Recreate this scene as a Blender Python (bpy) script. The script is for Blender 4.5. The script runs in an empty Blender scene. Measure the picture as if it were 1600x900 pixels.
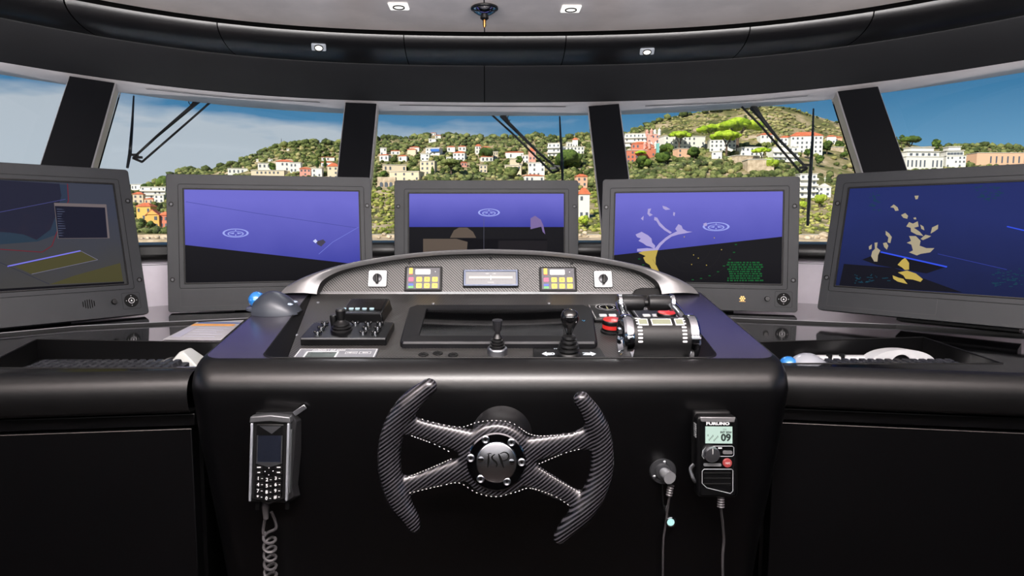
import bpy, bmesh, math, random
from mathutils import Vector, Matrix, noise
random.seed(7)
R = math.radians
C = bpy.context.scene.collection
SC = bpy.context.scene
# ------------------------------------------------------------------ camera
F, CX, ZC = 1000.0, 762.0, 1.55
PIT = math.atan(98/1000.0)
cam = bpy.data.cameras.new('camera'); camo = bpy.data.objects.new('camera', cam); C.objects.link(camo)
cam.sensor_width = 36; cam.lens = F*36/1600; cam.shift_x = (800-CX)/1600; cam.clip_start = .02; cam.clip_end = 4000
camo.location = (0, 0, ZC); camo.rotation_euler = (math.pi/2-PIT, 0, 0)
SC.camera = camo
SC.view_settings.view_transform = 'Standard'; SC.view_settings.look = 'None'
SC.view_settings.gamma = 1; SC.view_settings.exposure = 0; SC.view_settings.use_curve_mapping = False
def lin(c):
    return tuple(((x/255)/12.92 if x/255 <= .04045 else ((x/255+.055)/1.055)**2.4) for x in c[:3])+(1,)
# ------------------------------------------------------------------ sky
W = bpy.data.worlds.new('sky'); SC.world = W; W.use_nodes = True
nt = W.node_tree; N = nt.nodes; L = nt.links
for n in list(N): N.remove(n)
wo = N.new('ShaderNodeOutputWorld'); bg = N.new('ShaderNodeBackground'); tc = N.new('ShaderNodeTexCoord')
sp = N.new('ShaderNodeSeparateXYZ'); L.new(tc.outputs['Generated'], sp.inputs[0])
ramp = N.new('ShaderNodeValToRGB'); L.new(sp.outputs['Z'], ramp.inputs[0])
e = ramp.color_ramp.elements
e[0].position = 0; e[0].color = lin((150, 184, 208)); e[1].position = 1; e[1].color = lin((40, 85, 150))
for p, c in ((.10, (104, 157, 196)), (.17, (64, 124, 168)), (.3, (40, 98, 145)), (.5, (38, 90, 145))):
    q = e.new(p); q.color = lin(c)
mp = N.new('ShaderNodeMapping'); mp.inputs['Scale'].default_value = (2.0, 2.0, 9.0); mp.inputs['Location'].default_value = (.35, 0, .4)
L.new(tc.outputs['Generated'], mp.inputs[0])
nz = N.new('ShaderNodeTexNoise'); nz.inputs['Scale'].default_value = 1.3; nz.inputs['Detail'].default_value = 5; nz.inputs['Roughness'].default_value = .5
L.new(mp.outputs[0], nz.inputs['Vector'])
# cloud bank thickens towards the west (-x) and towards the horizon
def M(op, a, b=None, clamp=False):
    m = N.new('ShaderNodeMath'); m.operation = op; m.use_clamp = clamp
    for i, v in enumerate((a, b)):
        if v is None: continue
        if hasattr(v, 'links'): L.new(v, m.inputs[i])
        else: m.inputs[i].default_value = v
    return m.outputs[0]
bias = M('ADD', M('MULTIPLY', M('MAXIMUM', M('ADD', sp.outputs['X'], -.08), 0.0), -1.5), M('MULTIPLY', M('ADD', sp.outputs['Z'], -.150), -4.2))
cl = M('MULTIPLY', M('ADD', M('ADD', nz.outputs['Fac'], bias), -.43), 8.0, True)
mx = N.new('ShaderNodeMix'); mx.data_type = 'RGBA'
L.new(M('MULTIPLY', cl, .85), mx.inputs[0]); L.new(ramp.outputs[0], mx.inputs[6]); mx.inputs[7].default_value = lin((196, 202, 210))
L.new(mx.outputs[2], bg.inputs[0]); bg.inputs[1].default_value = 1.0; L.new(bg.outputs[0], wo.inputs[0])
# ------------------------------------------------------------------ sun and added cabin fill lamps
def lamp(name, typ, loc, target, energy, **k):
    l = bpy.data.lights.new(name, typ); l.energy = energy
    o = bpy.data.objects.new(name, l); C.objects.link(o); o.location = loc
    d = Vector(target)-Vector(loc); o.rotation_euler = d.to_track_quat('-Z', 'Y').to_euler()
    for a, b in k.items(): setattr(l, a, b)
    return o
lamp('sun', 'SUN', (0, 0, 30), (22, 34, 0), 7.0, angle=R(.6), color=(1, .93, .82))
lamp('cabin_fill', 'AREA', (0, .30, 2.12), (0, 1.05, 1.0), 20, shape='RECTANGLE', size=.9, size_y=.08, color=(1, .97, .95))  # added strip lamp, puts the highlight on the console lip
lamp('cabin_fill', 'AREA', (0, -1.3, 2.05), (0, 1.4, 1.5), 8, shape='RECTANGLE', size=2.4, size_y=1.3, color=(1, .97, .97))  # added broad fill from behind the camera, no real fixture
lamp('ceiling_fill', 'AREA', (0, -.12, 1.63), (0, .05, 2.15), 150, shape='RECTANGLE', size=2.6, size_y=.5, color=(1, .95, .94))  # added upward fill that brightens the ceiling
# ------------------------------------------------------------------ projection helpers (photo pixel -> real place)
def ray(px, py):
    u = (px-CX)/F; v = (450-py)/F
    return Vector((u, math.cos(PIT)+v*math.sin(PIT), -math.sin(PIT)+v*math.cos(PIT)))
O = Vector((0, 0, ZC))
def PY(px, py, Y): d = ray(px, py); return O+d*(Y/d.y)
def PZ(px, py, h): d = ray(px, py); return O+d*(h/d.z)          # h relative to the eye
def PP(px, py, o, n): d = ray(px, py); return O+d*((Vector(o)-O).dot(n)/d.dot(n))
class Fr:
    def __init__(s, o, x, n):
        s.o = Vector(o); s.n = Vector(n).normalized(); x = Vector(x); s.x = (x-s.n*x.dot(s.n)).normalized(); s.y = s.n.cross(s.x)
        s.M = Matrix((( s.x.x, s.y.x, s.n.x, s.o.x), (s.x.y, s.y.y, s.n.y, s.o.y), (s.x.z, s.y.z, s.n.z, s.o.z), (0, 0, 0, 1)))
    def loc(s, px, py, h=0):
        p = PP(px, py, s.o+s.n*h, s.n)-s.o; return (p.dot(s.x), p.dot(s.y))
    def at(s, px, py, h=0): return Fr(PP(px, py, s.o+s.n*h, s.n), s.x, s.n)
    def w(s, x, y, z=0): return s.o+s.x*x+s.y*y+s.n*z
# ------------------------------------------------------------------ materials
MATS = {}
def mat(name, rgb, rough=.5, metal=0, spec=.5, bump=0, bs=200, var=0, emit=0, coat=0, rgb2=None, scale=8):
    if name in MATS: return MATS[name]
    m = bpy.data.materials.new(name); m.use_nodes = True; t = m.node_tree; n = t.nodes; l = t.links
    b = n['Principled BSDF']; c = lin(rgb)
    b.inputs['Base Color'].default_value = c; b.inputs['Roughness'].default_value = rough; b.inputs['Metallic'].default_value = metal
    b.inputs['Specular IOR Level'].default_value = spec; b.inputs['Coat Weight'].default_value = coat; b.inputs['Coat Roughness'].default_value = .06
    co = n.new('ShaderNodeTexCoord')
    if emit:
        b.inputs['Base Color'].default_value = tuple(x*.3 for x in c[:3])+(1,)
        b.inputs['Emission Color'].default_value = c; b.inputs['Emission Strength'].default_value = emit
    nn = n.new('ShaderNodeTexNoise'); nn.inputs['Scale'].default_value = scale; nn.inputs['Detail'].default_value = 4; l.new(co.outputs['Object'], nn.inputs['Vector'])
    if not emit:
        r = n.new('ShaderNodeValToRGB'); c2 = lin(rgb2) if rgb2 else tuple(x*(1-(var or .12)) for x in c[:3])+(1,)
        r.color_ramp.elements[0].position = .38; r.color_ramp.elements[1].position = .62
        r.color_ramp.elements[0].color = c2; r.color_ramp.elements[1].color = c
        l.new(nn.outputs['Fac'], r.inputs[0]); l.new(r.outputs[0], b.inputs['Base Color'])
    if bump:
        n2 = n.new('ShaderNodeTexNoise'); n2.inputs['Scale'].default_value = bs; n2.inputs['Detail'].default_value = 3; l.new(co.outputs['Object'], n2.inputs['Vector'])
        bp = n.new('ShaderNodeBump'); bp.inputs['Strength'].default_value = bump; bp.inputs['Distance'].default_value = .002
        l.new(n2.outputs['Fac'], bp.inputs['Height']); l.new(bp.outputs[0], b.inputs['Normal'])
    MATS[name] = m; return m
def carbon(name, dark, light, per, ang, rough=.35, metal=.3, duty=.5, coat=.3, bump=.5):
    m = bpy.data.materials.new(name); m.use_nodes = True; t = m.node_tree; n = t.nodes; l = t.links; b = n['Principled BSDF']
    co = n.new('ShaderNodeTexCoord'); mp = n.new('ShaderNodeMapping'); mp.inputs['Rotation'].default_value = (0, 0, R(ang)); l.new(co.outputs['Object'], mp.inputs[0])
    w = n.new('ShaderNodeTexWave'); w.inputs['Scale'].default_value = 6.2832/20/per*1.0; w.inputs['Distortion'].default_value = 0; l.new(mp.outputs[0], w.inputs['Vector'])
    w2 = n.new('ShaderNodeTexWave'); w2.bands_direction = 'Y'; w2.inputs['Scale'].default_value = 6.2832/20/(per*.5); l.new(mp.outputs[0], w2.inputs['Vector'])
    r = n.new('ShaderNodeValToRGB'); r.color_ramp.elements[0].color = lin(dark); r.color_ramp.elements[1].color = lin(light)
    r.color_ramp.elements[0].position = duty-.15; r.color_ramp.elements[1].position = duty+.15; l.new(w.outputs['Fac'], r.inputs[0])
    l.new(r.outputs[0], b.inputs['Base Color']); b.inputs['Roughness'].default_value = rough; b.inputs['Metallic'].default_value = metal
    b.inputs['Coat Weight'].default_value = coat; b.inputs['Coat Roughness'].default_value = .1
    ad = n.new('ShaderNodeMath'); ad.operation = 'MULTIPLY_ADD'; l.new(w2.outputs['Fac'], ad.inputs[0]); ad.inputs[1].default_value = .2; l.new(w.outputs['Fac'], ad.inputs[2])
    bp = n.new('ShaderNodeBump'); bp.inputs['Strength'].default_value = bump; bp.inputs['Distance'].default_value = .0006; l.new(ad.outputs[0], bp.inputs['Height']); l.new(bp.outputs[0], b.inputs['Normal'])
    MATS[name] = m; return m
def glassmat():
    m = bpy.data.materials.new('window_glass'); m.use_nodes = True; t = m.node_tree; n = t.nodes; l = t.links
    n.remove(n['Principled BSDF']); o = n['Material Output']
    tr = n.new('ShaderNodeBsdfTransparent'); tr.inputs[0].default_value = (.97, .985, .98, 1); gl = n.new('ShaderNodeBsdfGlossy'); gl.inputs['Roughness'].default_value = .02
    lw = n.new('ShaderNodeFresnel'); lw.inputs['IOR'].default_value = 1.3; mx = n.new('ShaderNodeMixShader')
    l.new(lw.outputs[0], mx.inputs[0]); l.new(tr.outputs[0], mx.inputs[1]); l.new(gl.outputs[0], mx.inputs[2]); l.new(mx.outputs[0], o.inputs[0])
    return m
GLASS = glassmat()
BLACK = mat('black_lacquer', (6, 6, 8), .07, spec=.7, coat=.3)
BODY = mat('black_satin_paint', (5, 5, 6), .32, spec=.3, bump=.03)
FACEB = mat('black_console_skin', (2, 2, 3), .32, spec=.5, bump=.05)
MATTE = mat('matt_black_plastic', (9, 9, 10), .5, spec=.22, bump=.05)
RUB = mat('black_rubber', (11, 11, 12), .36, spec=.35)
GREYP = mat('charcoal_plastic', (52, 54, 58), .45, bump=.12, bs=900)
BEZ = mat('monitor_bezel_paint', (27, 29, 33), .45, spec=.3, bump=.25, bs=1500)
CHROME = mat('polished_chrome', (215, 218, 225), .08, 1)
STEEL = mat('brushed_steel', (170, 172, 178), .28, 1)
SILVER = mat('silver_grey_paint', (118, 118, 120), .32, .5)
WHITE = mat('white_plastic', (188, 190, 192), .4)
CARB = carbon('carbon_panel', (28, 28, 29), (90, 89, 88), .0051, -45, rough=.4, coat=.1)
CARB2 = carbon('carbon_deck', (11, 11, 12), (84, 82, 81), .0046, -45, rough=.42, coat=0, metal=.5)
CARB3 = carbon('carbon_wheel', (10, 10, 12), (66, 64, 70), .0048, 52, rough=.27, duty=.6, bump=.1)
# ------------------------------------------------------------------ mesh builder
class B:
    def __init__(s): s.bm = bmesh.new()
    def f(s, vs):
        try: return s.bm.faces.new(vs)
        except ValueError: return None
    def box(s, x0, x1, y0, y1, z0, z1, M=None):
        v = [s.bm.verts.new((M @ Vector(p)) if M else p) for p in ((x0, y0, z0), (x1, y0, z0), (x1, y1, z0), (x0, y1, z0), (x0, y0, z1), (x1, y0, z1), (x1, y1, z1), (x0, y1, z1))]
        for q in ((0, 3, 2, 1), (4, 5, 6, 7), (0, 1, 5, 4), (1, 2, 6, 5), (2, 3, 7, 6), (3, 0, 4, 7)): s.f([v[i] for i in q])
        return s
    def loft(s, rings, closed=True, cap0=False, cap1=False, M=None):
        rs = [[s.bm.verts.new((M @ Vector(p)) if M else Vector(p)) for p in r] for r in rings]
        n = len(rs[0])
        for a, b in zip(rs, rs[1:]):
            for i in range(n if closed else n-1):
                j = (i+1) % n; s.f([a[i], a[j], b[j], b[i]])
        if cap0: s.f(rs[0][::-1])
        if cap1: s.f(rs[-1])
        return s
    def prism(s, poly, z0, z1, M=None):
        return s.loft([[(x, y, z0) for x, y in poly], [(x, y, z1) for x, y in poly]], True, True, True, M)
    def flat(s, poly, z=0, M=None):
        s.f([s.bm.verts.new((M @ Vector((x, y, z))) if M else (x, y, z)) for x, y in poly]); return s
    def lathe(s, prof, n=24, M=None, c=(0, 0)):
        return s.loft([[(c[0]+r*math.cos(2*math.pi*i/n), c[1]+r*math.sin(2*math.pi*i/n), z) for i in range(n)] for r, z in prof], True, prof[0][0] > 1e-5, prof[-1][0] > 1e-5, M)
    def tube(s, pts, rad, n=8, caps=True, flat=1.0, up=(0, 0, 1)):
        pts = [Vector(p) for p in pts]
        if not hasattr(rad, '__len__'): rad = [rad]*len(pts)
        rings = []; prev = None
        for i, p in enumerate(pts):
            t = (pts[min(i+1, len(pts)-1)]-pts[max(i-1, 0)]).normalized()
            if prev is None:
                u = Vector(up); u = (u-t*u.dot(t))
                if u.length < 1e-4: u = Vector((1, 0, 0)); u = u-t*u.dot(t)
            else: u = prev-t*prev.dot(t)
            u.normalize(); prev = u; v = t.cross(u)
            rings.append([p+v*(rad[i]*math.cos(2*math.pi*k/n))+u*(rad[i]*flat*math.sin(2*math.pi*k/n)) for k in range(n)])
        return s.loft(rings, True, caps, caps)
    def ico(s, c, r, sub=2, sc=(1, 1, 1), nz=0, seed=0):
        q = bmesh.ops.create_icosphere(s.bm, subdivisions=sub, radius=1)
        for v in q['verts']:
            k = 1+nz*noise.noise(v.co*1.9+Vector((seed*3.1, seed*1.7, 0)))
            v.co = Vector((c[0]+v.co.x*r*sc[0]*k, c[1]+v.co.y*r*sc[1]*k, c[2]+v.co.z*r*sc[2]*k))
        return s
def link(o, parent=None, M=None):
    C.objects.link(o)
    if parent: o.parent = parent
    if M is not None: o.matrix_local = M
    return o
def obj(name, b, m, parent=None, bevel=0, seg=2, smooth=True, M=None, ang=38, label=None):
    bmesh.ops.recalc_face_normals(b.bm, faces=b.bm.faces)
    me = bpy.data.meshes.new(name); b.bm.to_mesh(me); b.bm.free()
    me.materials.append(m)
    if smooth:
        me.shade_smooth(); me.set_sharp_from_angle(angle=R(ang))
    o = bpy.data.objects.new(name, me); link(o, parent, M)
    if bevel:
        md = o.modifiers.new('bevel', 'BEVEL'); md.width = bevel; md.segments = seg; md.limit_method = 'ANGLE'; md.angle_limit = R(35); md.harden_normals = False
    if label: o['label'] = label
    return o
def tag(o, label, cat, group=None):
    o['label'] = label; o['category'] = cat
    if group: o['group'] = group
    return o
def thing(name, fr, label, cat, group=None):
    o = bpy.data.objects.new(name, None); o.empty_display_size = .05; link(o, None, fr.M if isinstance(fr, Fr) else Matrix.Translation(fr))
    return tag(o, label, cat, group)
def struct(o): o['kind'] = 'structure'; return o
def copy_tree(o, parent=None):
    c = o.copy(); C.objects.link(c); c.parent = parent
    for ch in o.children: copy_tree(ch, c)
    return c
def rect(x0, y0, x1, y1): return [(x0, y0), (x1, y0), (x1, y1), (x0, y1)]
def rrect(x0, y0, x1, y1, r, n=4):
    out = []
    for cx, cy, a in ((x1-r, y1-r, 0), (x0+r, y1-r, 90), (x0+r, y0+r, 180), (x1-r, y0+r, 270)):
        for i in range(n+1): out.append((cx+r*math.cos(R(a+90*i/n)), cy+r*math.sin(R(a+90*i/n))))
    return out
def text(name, s, size, m, parent, x, y, z, ext=.0002, align='CENTER', shear=0, sx=1, bold=0):
    cu = bpy.data.curves.new(name, 'FONT'); cu.body = s; cu.size = size; cu.align_x = align; cu.align_y = 'CENTER'; cu.extrude = ext; cu.shear = shear; cu.offset = bold; cu.resolution_u = 3
    t = bpy.data.objects.new('tmp', cu); C.objects.link(t); bpy.context.view_layer.update()
    me = bpy.data.meshes.new_from_object(t.evaluated_get(bpy.context.evaluated_depsgraph_get())); bpy.data.objects.remove(t); bpy.data.curves.remove(cu)
    me.name = name; me.materials.clear(); me.materials.append(m)
    for v in me.vertices: v.co.x *= sx
    o = bpy.data.objects.new(name, me); link(o, parent); o.location = (x, y, z); return o
def cr(pts, n=6):
    """Catmull-Rom resample of a list of Vectors"""
    P = [Vector(p) for p in pts]; P = [P[0]*2-P[1]]+P+[P[-1]*2-P[-2]]; out = []
    for i in range(1, len(P)-2):
        for k in range(n):
            t = k/n; a, b, c, d = P[i-1:i+3]
            out.append(.5*((2*b)+(c-a)*t+(2*a-5*b+4*c-d)*t*t+(3*b-a-3*c+d)*t**3))
    out.append(P[-2]); return out
# ================================================================== the wheelhouse shell
def g(X): return .12*(X-.05)**2+.10*(X-.05)**4
HC, HCOV, HF, HS = .604, .535, .4378, .421          # heights over the eye: ceiling, cove foot, fascia foot, window head
YC = PZ(766, 50, HC).y; YV = PZ(766, 103, HCOV).y; YF = PZ(766, 160, HF).y; YS = PZ(766, 178.5, HS).y
YB = YS-.26; HB = -.056                              # window foot: the screens lean forward at the head
XS = [i/20*1.9 for i in range(-20, 21)]
def curve(Y0, h, xs): return [Vector((x, Y0-g(x), ZC+h)) for x in xs]
CEIL = mat('satin_grey_ceiling', (238, 228, 225), .32, .3, spec=.6, bump=.02)
COVE = mat('black_satin_cove', (14, 14, 16), .3, spec=.6, bump=.03)
FASC = mat('dark_fascia_skin', (17, 18, 21), .42, spec=.5, bump=.05)
SOFF = mat('silver_soffit', (205, 200, 202), .38, .15)
BLK = mat('dark_joint', (3, 3, 3), .8, spec=.1)
# ceiling: two panels parted by a joint over the helm
ce = struct(obj('ceiling', B().box(-2.3, 2.3, -2.6, YC+.3, ZC+HC+.03, ZC+HC+.07), BLK))
SEAM = PZ(757, 40, HC).x
for a, b_ in ((-1.9, SEAM-.0016), (SEAM+.0016, 1.9)):
    xs = [a+(b_-a)*i/30 for i in range(31)]
    r = [(x, max(YC-g(x), -2.5), ZC+HC) for x in xs]; q = [(x, -2.5, ZC+HC) for x in xs]
    bb = B().loft([q, r, [(x, y, z+.012) for x, y, z in r]], False)
    obj('panel', bb, CEIL, ce)
# cove panels with joints
cov = struct(obj('trim_1', B().loft([curve(YC+.03, HC+.03, XS), curve(YV+.03, HCOV-.004, XS)], False), BLK))
def sx(px, py, h): return PZ(px, py, h).x
joints = [-1.9, sx(103, 0, .59), sx(357, 55, .58), sx(636, 75, .575), sx(878, 80, .575), sx(1150, 65, .58), sx(1382, 10, .59), 1.9]
NP = 8
for a, b_ in zip(joints, joints[1:]):
    xs = [a+.0014+(b_-a-.0028)*i/14 for i in range(15)]
    rings = []
    for k in range(NP+1):
        t = k/NP; th = t*math.pi/2
        # quarter-round: steep near the ceiling, flattening towards the fascia
        y = YC+.004+(YV-YC-.004)*(1-math.cos(th)); h = HC-.012+(HCOV-HC+.012)*math.sin(th)
        rings.append(curve(y, h, xs))
    obj('panel', B().loft(rings, False), COVE, cov)
# fascia, two halves parted at the centre joint
fas = struct(obj('trim_2', B().loft([curve(YV+.03, HCOV, XS), curve(YF+.03, HF+.004, XS)], False), BLK))
sF = sx(757, 130, .49)
for a, b_ in ((-1.9, sF-.0014), (sF+.0014, 1.9)):
    xs = [a+(b_-a)*i/24 for i in range(25)]
    obj('panel', B().loft([curve(YV-.002, HCOV, xs), curve(YV, HCOV-.004, xs), curve(YF, HF+.003, xs), curve(YF+.004, HF, xs)], False), FASC, fas)
sof = struct(obj('trim_3', B().loft([curve(YF+.002, HF, XS), curve(YF+.012, HF-.002, XS), curve(YS, HS, XS), curve(YS+.16, HS+.02, XS)], False), SOFF))
def soff_pt(px, py, d=.0):
    # point on the soffit under a photo pixel
    h = HF
    for _ in range(12):
        p = PZ(px, py, h); t = (p.y+g(p.x)-YF)/(YS-YF); h = HF+(HS-HF)*t
    return p-Vector((0, 0, d))
for (x0, y0, xm, ym, x1, y1) in ((228, 138, 360, 151, 500, 159), (624, 163.5, 750, 165, 884, 166), (1008, 165, 1140, 159, 1262, 149)):
    p = cr([soff_pt(x0, y0, .002), soff_pt(xm, ym, .003), soff_pt(x1, y1, .002)], 8)
    obj('air_slot', B().loft([[a+Vector((0, -.0045, 0)) for a in p], [a+Vector((0, .0045, 0)) for a in p]], False), BLK, sof)
# pillars
PILM = mat('pillar_skin', (5, 6, 10), .6, spec=.12, bump=.05); REV = mat('pillar_reveal', (150, 148, 152), .4, .3)
pil = []
def pcorner(pt, pl):
    top = PZ(pt[0], pt[1], HS+.006)
    k = .26/.49; Yb = top.y-.26; d = ray(*pl); t = (Yb-k*HB)/(d.y-k*d.z)
    low = O+d*t; u = (low-top)/(low.z-top.z)
    return top+u*.02, top+u*(ZC+HB-.02-top.z)
def pillar(n, tl, tr, ll, lr):
    a, a2 = pcorner(tl, ll); b_, b2 = pcorner(tr, lr)
    t = (b_-a).normalized(); nn = Vector((-t.y, t.x, 0)); nn = nn if nn.y > 0 else -nn; dep = .10
    rad = Vector((a.x+b_.x, a.y+b_.y, 0)).normalized(); dep_v = (nn*.5+Vector((0, 1, 0))*.5).normalized()*dep
    bb = B().loft([[a, b_, b_+dep_v, a+dep_v], [a2, b2, b2+dep_v, a2+dep_v]], True, True, True)
    o = struct(obj('trim_%d' % n, bb, REV, bevel=.006))
    e_ = Vector((0, -.002, 0)); ins = t*.004
    bb = B().loft([[a+e_+ins, b_+e_-ins, b_+e_-ins-e_*.6, a+e_+ins-e_*.6], [a2+e_+ins, b2+e_-ins, b2+e_-ins-e_*.6, a2+e_+ins-e_*.6]], True, True, True)
    obj('face_panel', bb, PILM, o, smooth=False)
    pil.append((a+dep_v*.75, b_+dep_v*.75, a2+dep_v*.75, b2+dep_v*.75)); return o
pillar(4, (106, 122), (181, 133), (64, 250), (146, 258))
pillar(5, (538, 163), (590, 165), (526, 272), (580, 274))
pillar(6, (918, 168), (969, 165), (930, 275), (984, 278))
pillar(7, (1307, 145), (1374, 137), (1345, 266), (1418, 263))
# window panes between the pillars
def side(sgn):
    x = 1.78*sgn
    return Vector((x, YS-g(x)+.03, ZC+HS)), Vector((x*1.0, YB-g(x)+.03, ZC+HB))
lt, lb = side(-1); rt, rb = side(1)
edges = [((lt, lb), (pil[0][0], pil[0][2]))]+[((pil[i][1], pil[i][3]), (pil[i+1][0], pil[i+1][2])) for i in range(3)]+[((pil[3][1], pil[3][3]), (rt, rb))]
GASK = mat('black_window_gasket', (10, 10, 11), .5)
for i, ((a, a2), (b_, b2)) in enumerate(edges):
    up = Vector((0, .03, .04)); off = Vector((0, .008, 0))
    bb = B().loft([[a+up, b_+up, b_+up+off, a+up+off], [a2, b2, b2+off, a2+off]], True, True, True)
    o = obj('window_%d' % (i+1), B().loft([[a2+Vector((0, -.02, -.01)), b2+Vector((0, -.02, -.01)), b2+Vector((0, .02, -.01)), a2+Vector((0, .02, -.01))], [a2+Vector((0, -.02, .012)), b2+Vector((0, -.02, .012)), b2+Vector((0, .02, .012)), a2+Vector((0, .02, .012))]], True, True, True), GASK)
    struct(o); obj('pane', bb, GLASS, o, smooth=False)
# sill roll and the pale lining under it
rollp = [Vector((x, YB-.07-g(x), ZC-.083)) for x in XS]
struct(obj('trim_8', B().tube(rollp, .026, 12), mat('padded_black_roll', (20, 20, 21), .4)))
struct(obj('trim_9', B().loft([curve(YB-.07, -.058, XS), curve(YB+.03, -.052, XS)], False), BODY))
LIN = mat('pale_lilac_lining', (248, 240, 252), .5)
wf = struct(obj('wall_front', B().loft([curve(YB-.055, -.10, XS), curve(YB-.055, -.27, XS)], False), LIN))
obj('lower_lining', B().loft([curve(YB-.05, -.27, XS), curve(YB-.05, -1.5, XS)], False), BODY, wf)
obj('joint_line', B().loft([curve(YB-.057, -.118, XS), curve(YB-.057, -.1195, XS)], False), SILVER, wf)
# side and back walls, floor
WALL = mat('charcoal_wall_lining', (30, 30, 33), .55, bump=.04)
FLO = mat('dark_teak_deck', (38, 28, 22), .45, rgb2=(26, 19, 15), scale=5)
struct(obj('floor', B().box(-2.3, 2.3, -2.6, 2.9, -.06, 0), FLO))
struct(obj('wall_back', B().box(-2.3, 2.3, -2.6, -2.5, 0, ZC+HC+.03), WALL))
for s_, nm in ((-1, 'wall_left'), (1, 'wall_right')):
    bb = B()
    x0, x1 = sorted((1.9*s_, 1.98*s_))
    bb.box(x0, x1, -2.5, .9, 0, ZC-.1); bb.box(x0, x1, -2.5, .9, ZC+.42, ZC+HC+.03)
    for y in (-2.5, -1.2, .1): bb.box(x0, x1, y, y+.12, ZC-.1, ZC+.42)
    struct(obj(nm, bb, WALL))
    w = struct(obj('window_%d' % (6 if s_ < 0 else 7), B().box(1.93*s_-.004, 1.93*s_+.004, -2.4, .9, ZC-.1, ZC+.42), GLASS, smooth=False))
# ------------------------------------------------------------------ ceiling fittings
LENS = mat('lit_lamp_lens', (255, 250, 240), .3, emit=1.6)
WENAM = mat('white_enamel', (235, 235, 232), .35, emit=0)
def downlight(px, py, fr, w, d, label, lensm, ringm, plate):
    t = thing('recessed_downlight', fr, label, 'ceiling light', 'recessed square downlights')
    obj('frame', B().prism(rrect(-w, -d, w, d, .004), -.004, .002), plate, t, bevel=.001)
    bb = B()
    n = 24; rr = [(.62, .002), (.62, .0045), (.52, .0045), (.5, .002)]
    bb.loft([[(w*r*math.cos(2*math.pi*i/n), w*r*math.sin(2*math.pi*i/n), z) for i in range(n)] for r, z in rr])
    obj('ring', bb, ringm, t); obj('lens', B().lathe([(w*.5, .0022), (w*.4, .003), (0, .0034)], 20), lensm, t)
    l = bpy.data.lights.new('bulb', 'SPOT'); l.energy = 3; l.spot_size = R(95); l.spot_blend = .6; l.shadow_soft_size = .03
    lo = bpy.data.objects.new('bulb', l); link(lo, t); lo.location = (0, 0, .02); lo.rotation_euler = (math.pi, 0, 0)
    return t
def ceilfr(px, py): p = PZ(px, py, HC); return Fr(p-Vector((0, 0, .001)), (1, 0, 0), (0, 0, -1))
downlight(0, 0, ceilfr(623, 9.5), .027, .027, 'lit white square ceiling downlight left of the chrome disc fitting', LENS, MATTE, mat('lit_enamel', (255, 252, 248), .3, emit=1.0))
downlight(0, 0, ceilfr(892, 13.5), .027, .027, 'lit white square ceiling downlight right of the chrome disc fitting', LENS, MATTE, MATS['lit_enamel'])
def covefr(px, py):
    best = None
    for k in range(60):
        th = k/60*math.pi/2; y = YC+.004+(YV-YC-.004)*(1-math.cos(th)); h = HC-.012+(HCOV-HC+.012)*math.sin(th)
        p = PZ(px, py, h); e_ = abs(p.y-(y-g(p.x)))
        if best is None or e_ < best[0]: best = (e_, p, th)
    _, p, th = best
    dy = (YV-YC)*math.sin(th); dh = (HCOV-HC)*math.cos(th)
    tx = Vector((1, -(.24*(p.x-.05)+.4*(p.x-.05)**3), 0)).normalized(); tp = Vector((0, dy, dh)).normalized(); n = tx.cross(tp)
    if n.y > 0: n = -n
    return Fr(p+n*.003, tx, n)
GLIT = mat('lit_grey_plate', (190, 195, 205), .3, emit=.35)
downlight(0, 0, covefr(498, 73), .022, .013, 'small silver square downlight in the black cove, on the left', LENS, MATTE, GLIT)
downlight(0, 0, covefr(1011, 79.5), .022, .013, 'small silver square downlight in the black cove, on the right', LENS, MATTE, GLIT)
fr = ceilfr(757, 11)
t = thing('ceiling_disc', fr, 'round chrome and black disc fitting with a brass stem under the ceiling joint', 'fitting')
obj('dome', B().lathe([(.012, -.001), (.034, .0), (.0345, .006), (.030, .012), (.018, .019), (.009, .022)], 32), CHROME, t)
obj('rim', B().lathe([(.034, -.002), (.038, .001), (.038, .005), (.034, .007)], 32), RUB, t)
obj('socket', B().lathe([(.011, .018), (.012, .03), (.007, .034)], 20), RUB, t)
obj('stem', B().lathe([(.0045, .03), (.0045, .05), (.003, .054)], 12), mat('worn_brass', (150, 105, 60), .3, 1), t)
# ------------------------------------------------------------------ wipers
def wiper(blade, arm, rod, hook, nozz, label, fr_y):
    def w3(p, e=.0):
        k = .26/(HS-HB); d = ray(*p); Yb = fr_y+.13-e; Yt = Yb
        t_ = (Yb-k*HB)/(d.y-k*d.z); return O+d*t_
    base = w3(arm[0]); t = thing('windscreen_wiper', base, label, 'wiper', 'black windscreen wipers')
    L_ = lambda p, e=0: w3(p, e)-base
    q = [L_(p) for p in blade]; obj('blade', B().tube(q, [.0028, .0045, .006, .0045][:len(q)], 6), RUB, t)
    q = [L_(p) for p in arm]; o = obj('arm', B().tube(q, [.013, .0075, .005, .0045][:len(q)], 6), RUB, t)
    q = [L_(p) for p in rod]; obj('link_rod', B().tube(q, .0042, 6), RUB, t)
    q = [L_(p) for p in hook]; obj('hose', B().tube(cr(q, 4), .0016, 5), RUB, t)
    bb = B()
    for p in nozz: c = L_(p); bb.box(c.x-.011, c.x+.011, c.y-.004, c.y+.004, c.z-.004, c.z+.004)
    obj('nozzle', bb, RUB, t)
    q = [L_(arm[-1]), L_(rod[-1])]; obj('bracket', B().tube(q, .0045, 6), RUB, t)
Yl = lambda px, py: (PZ(px, py, HS).y-.26)
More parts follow.
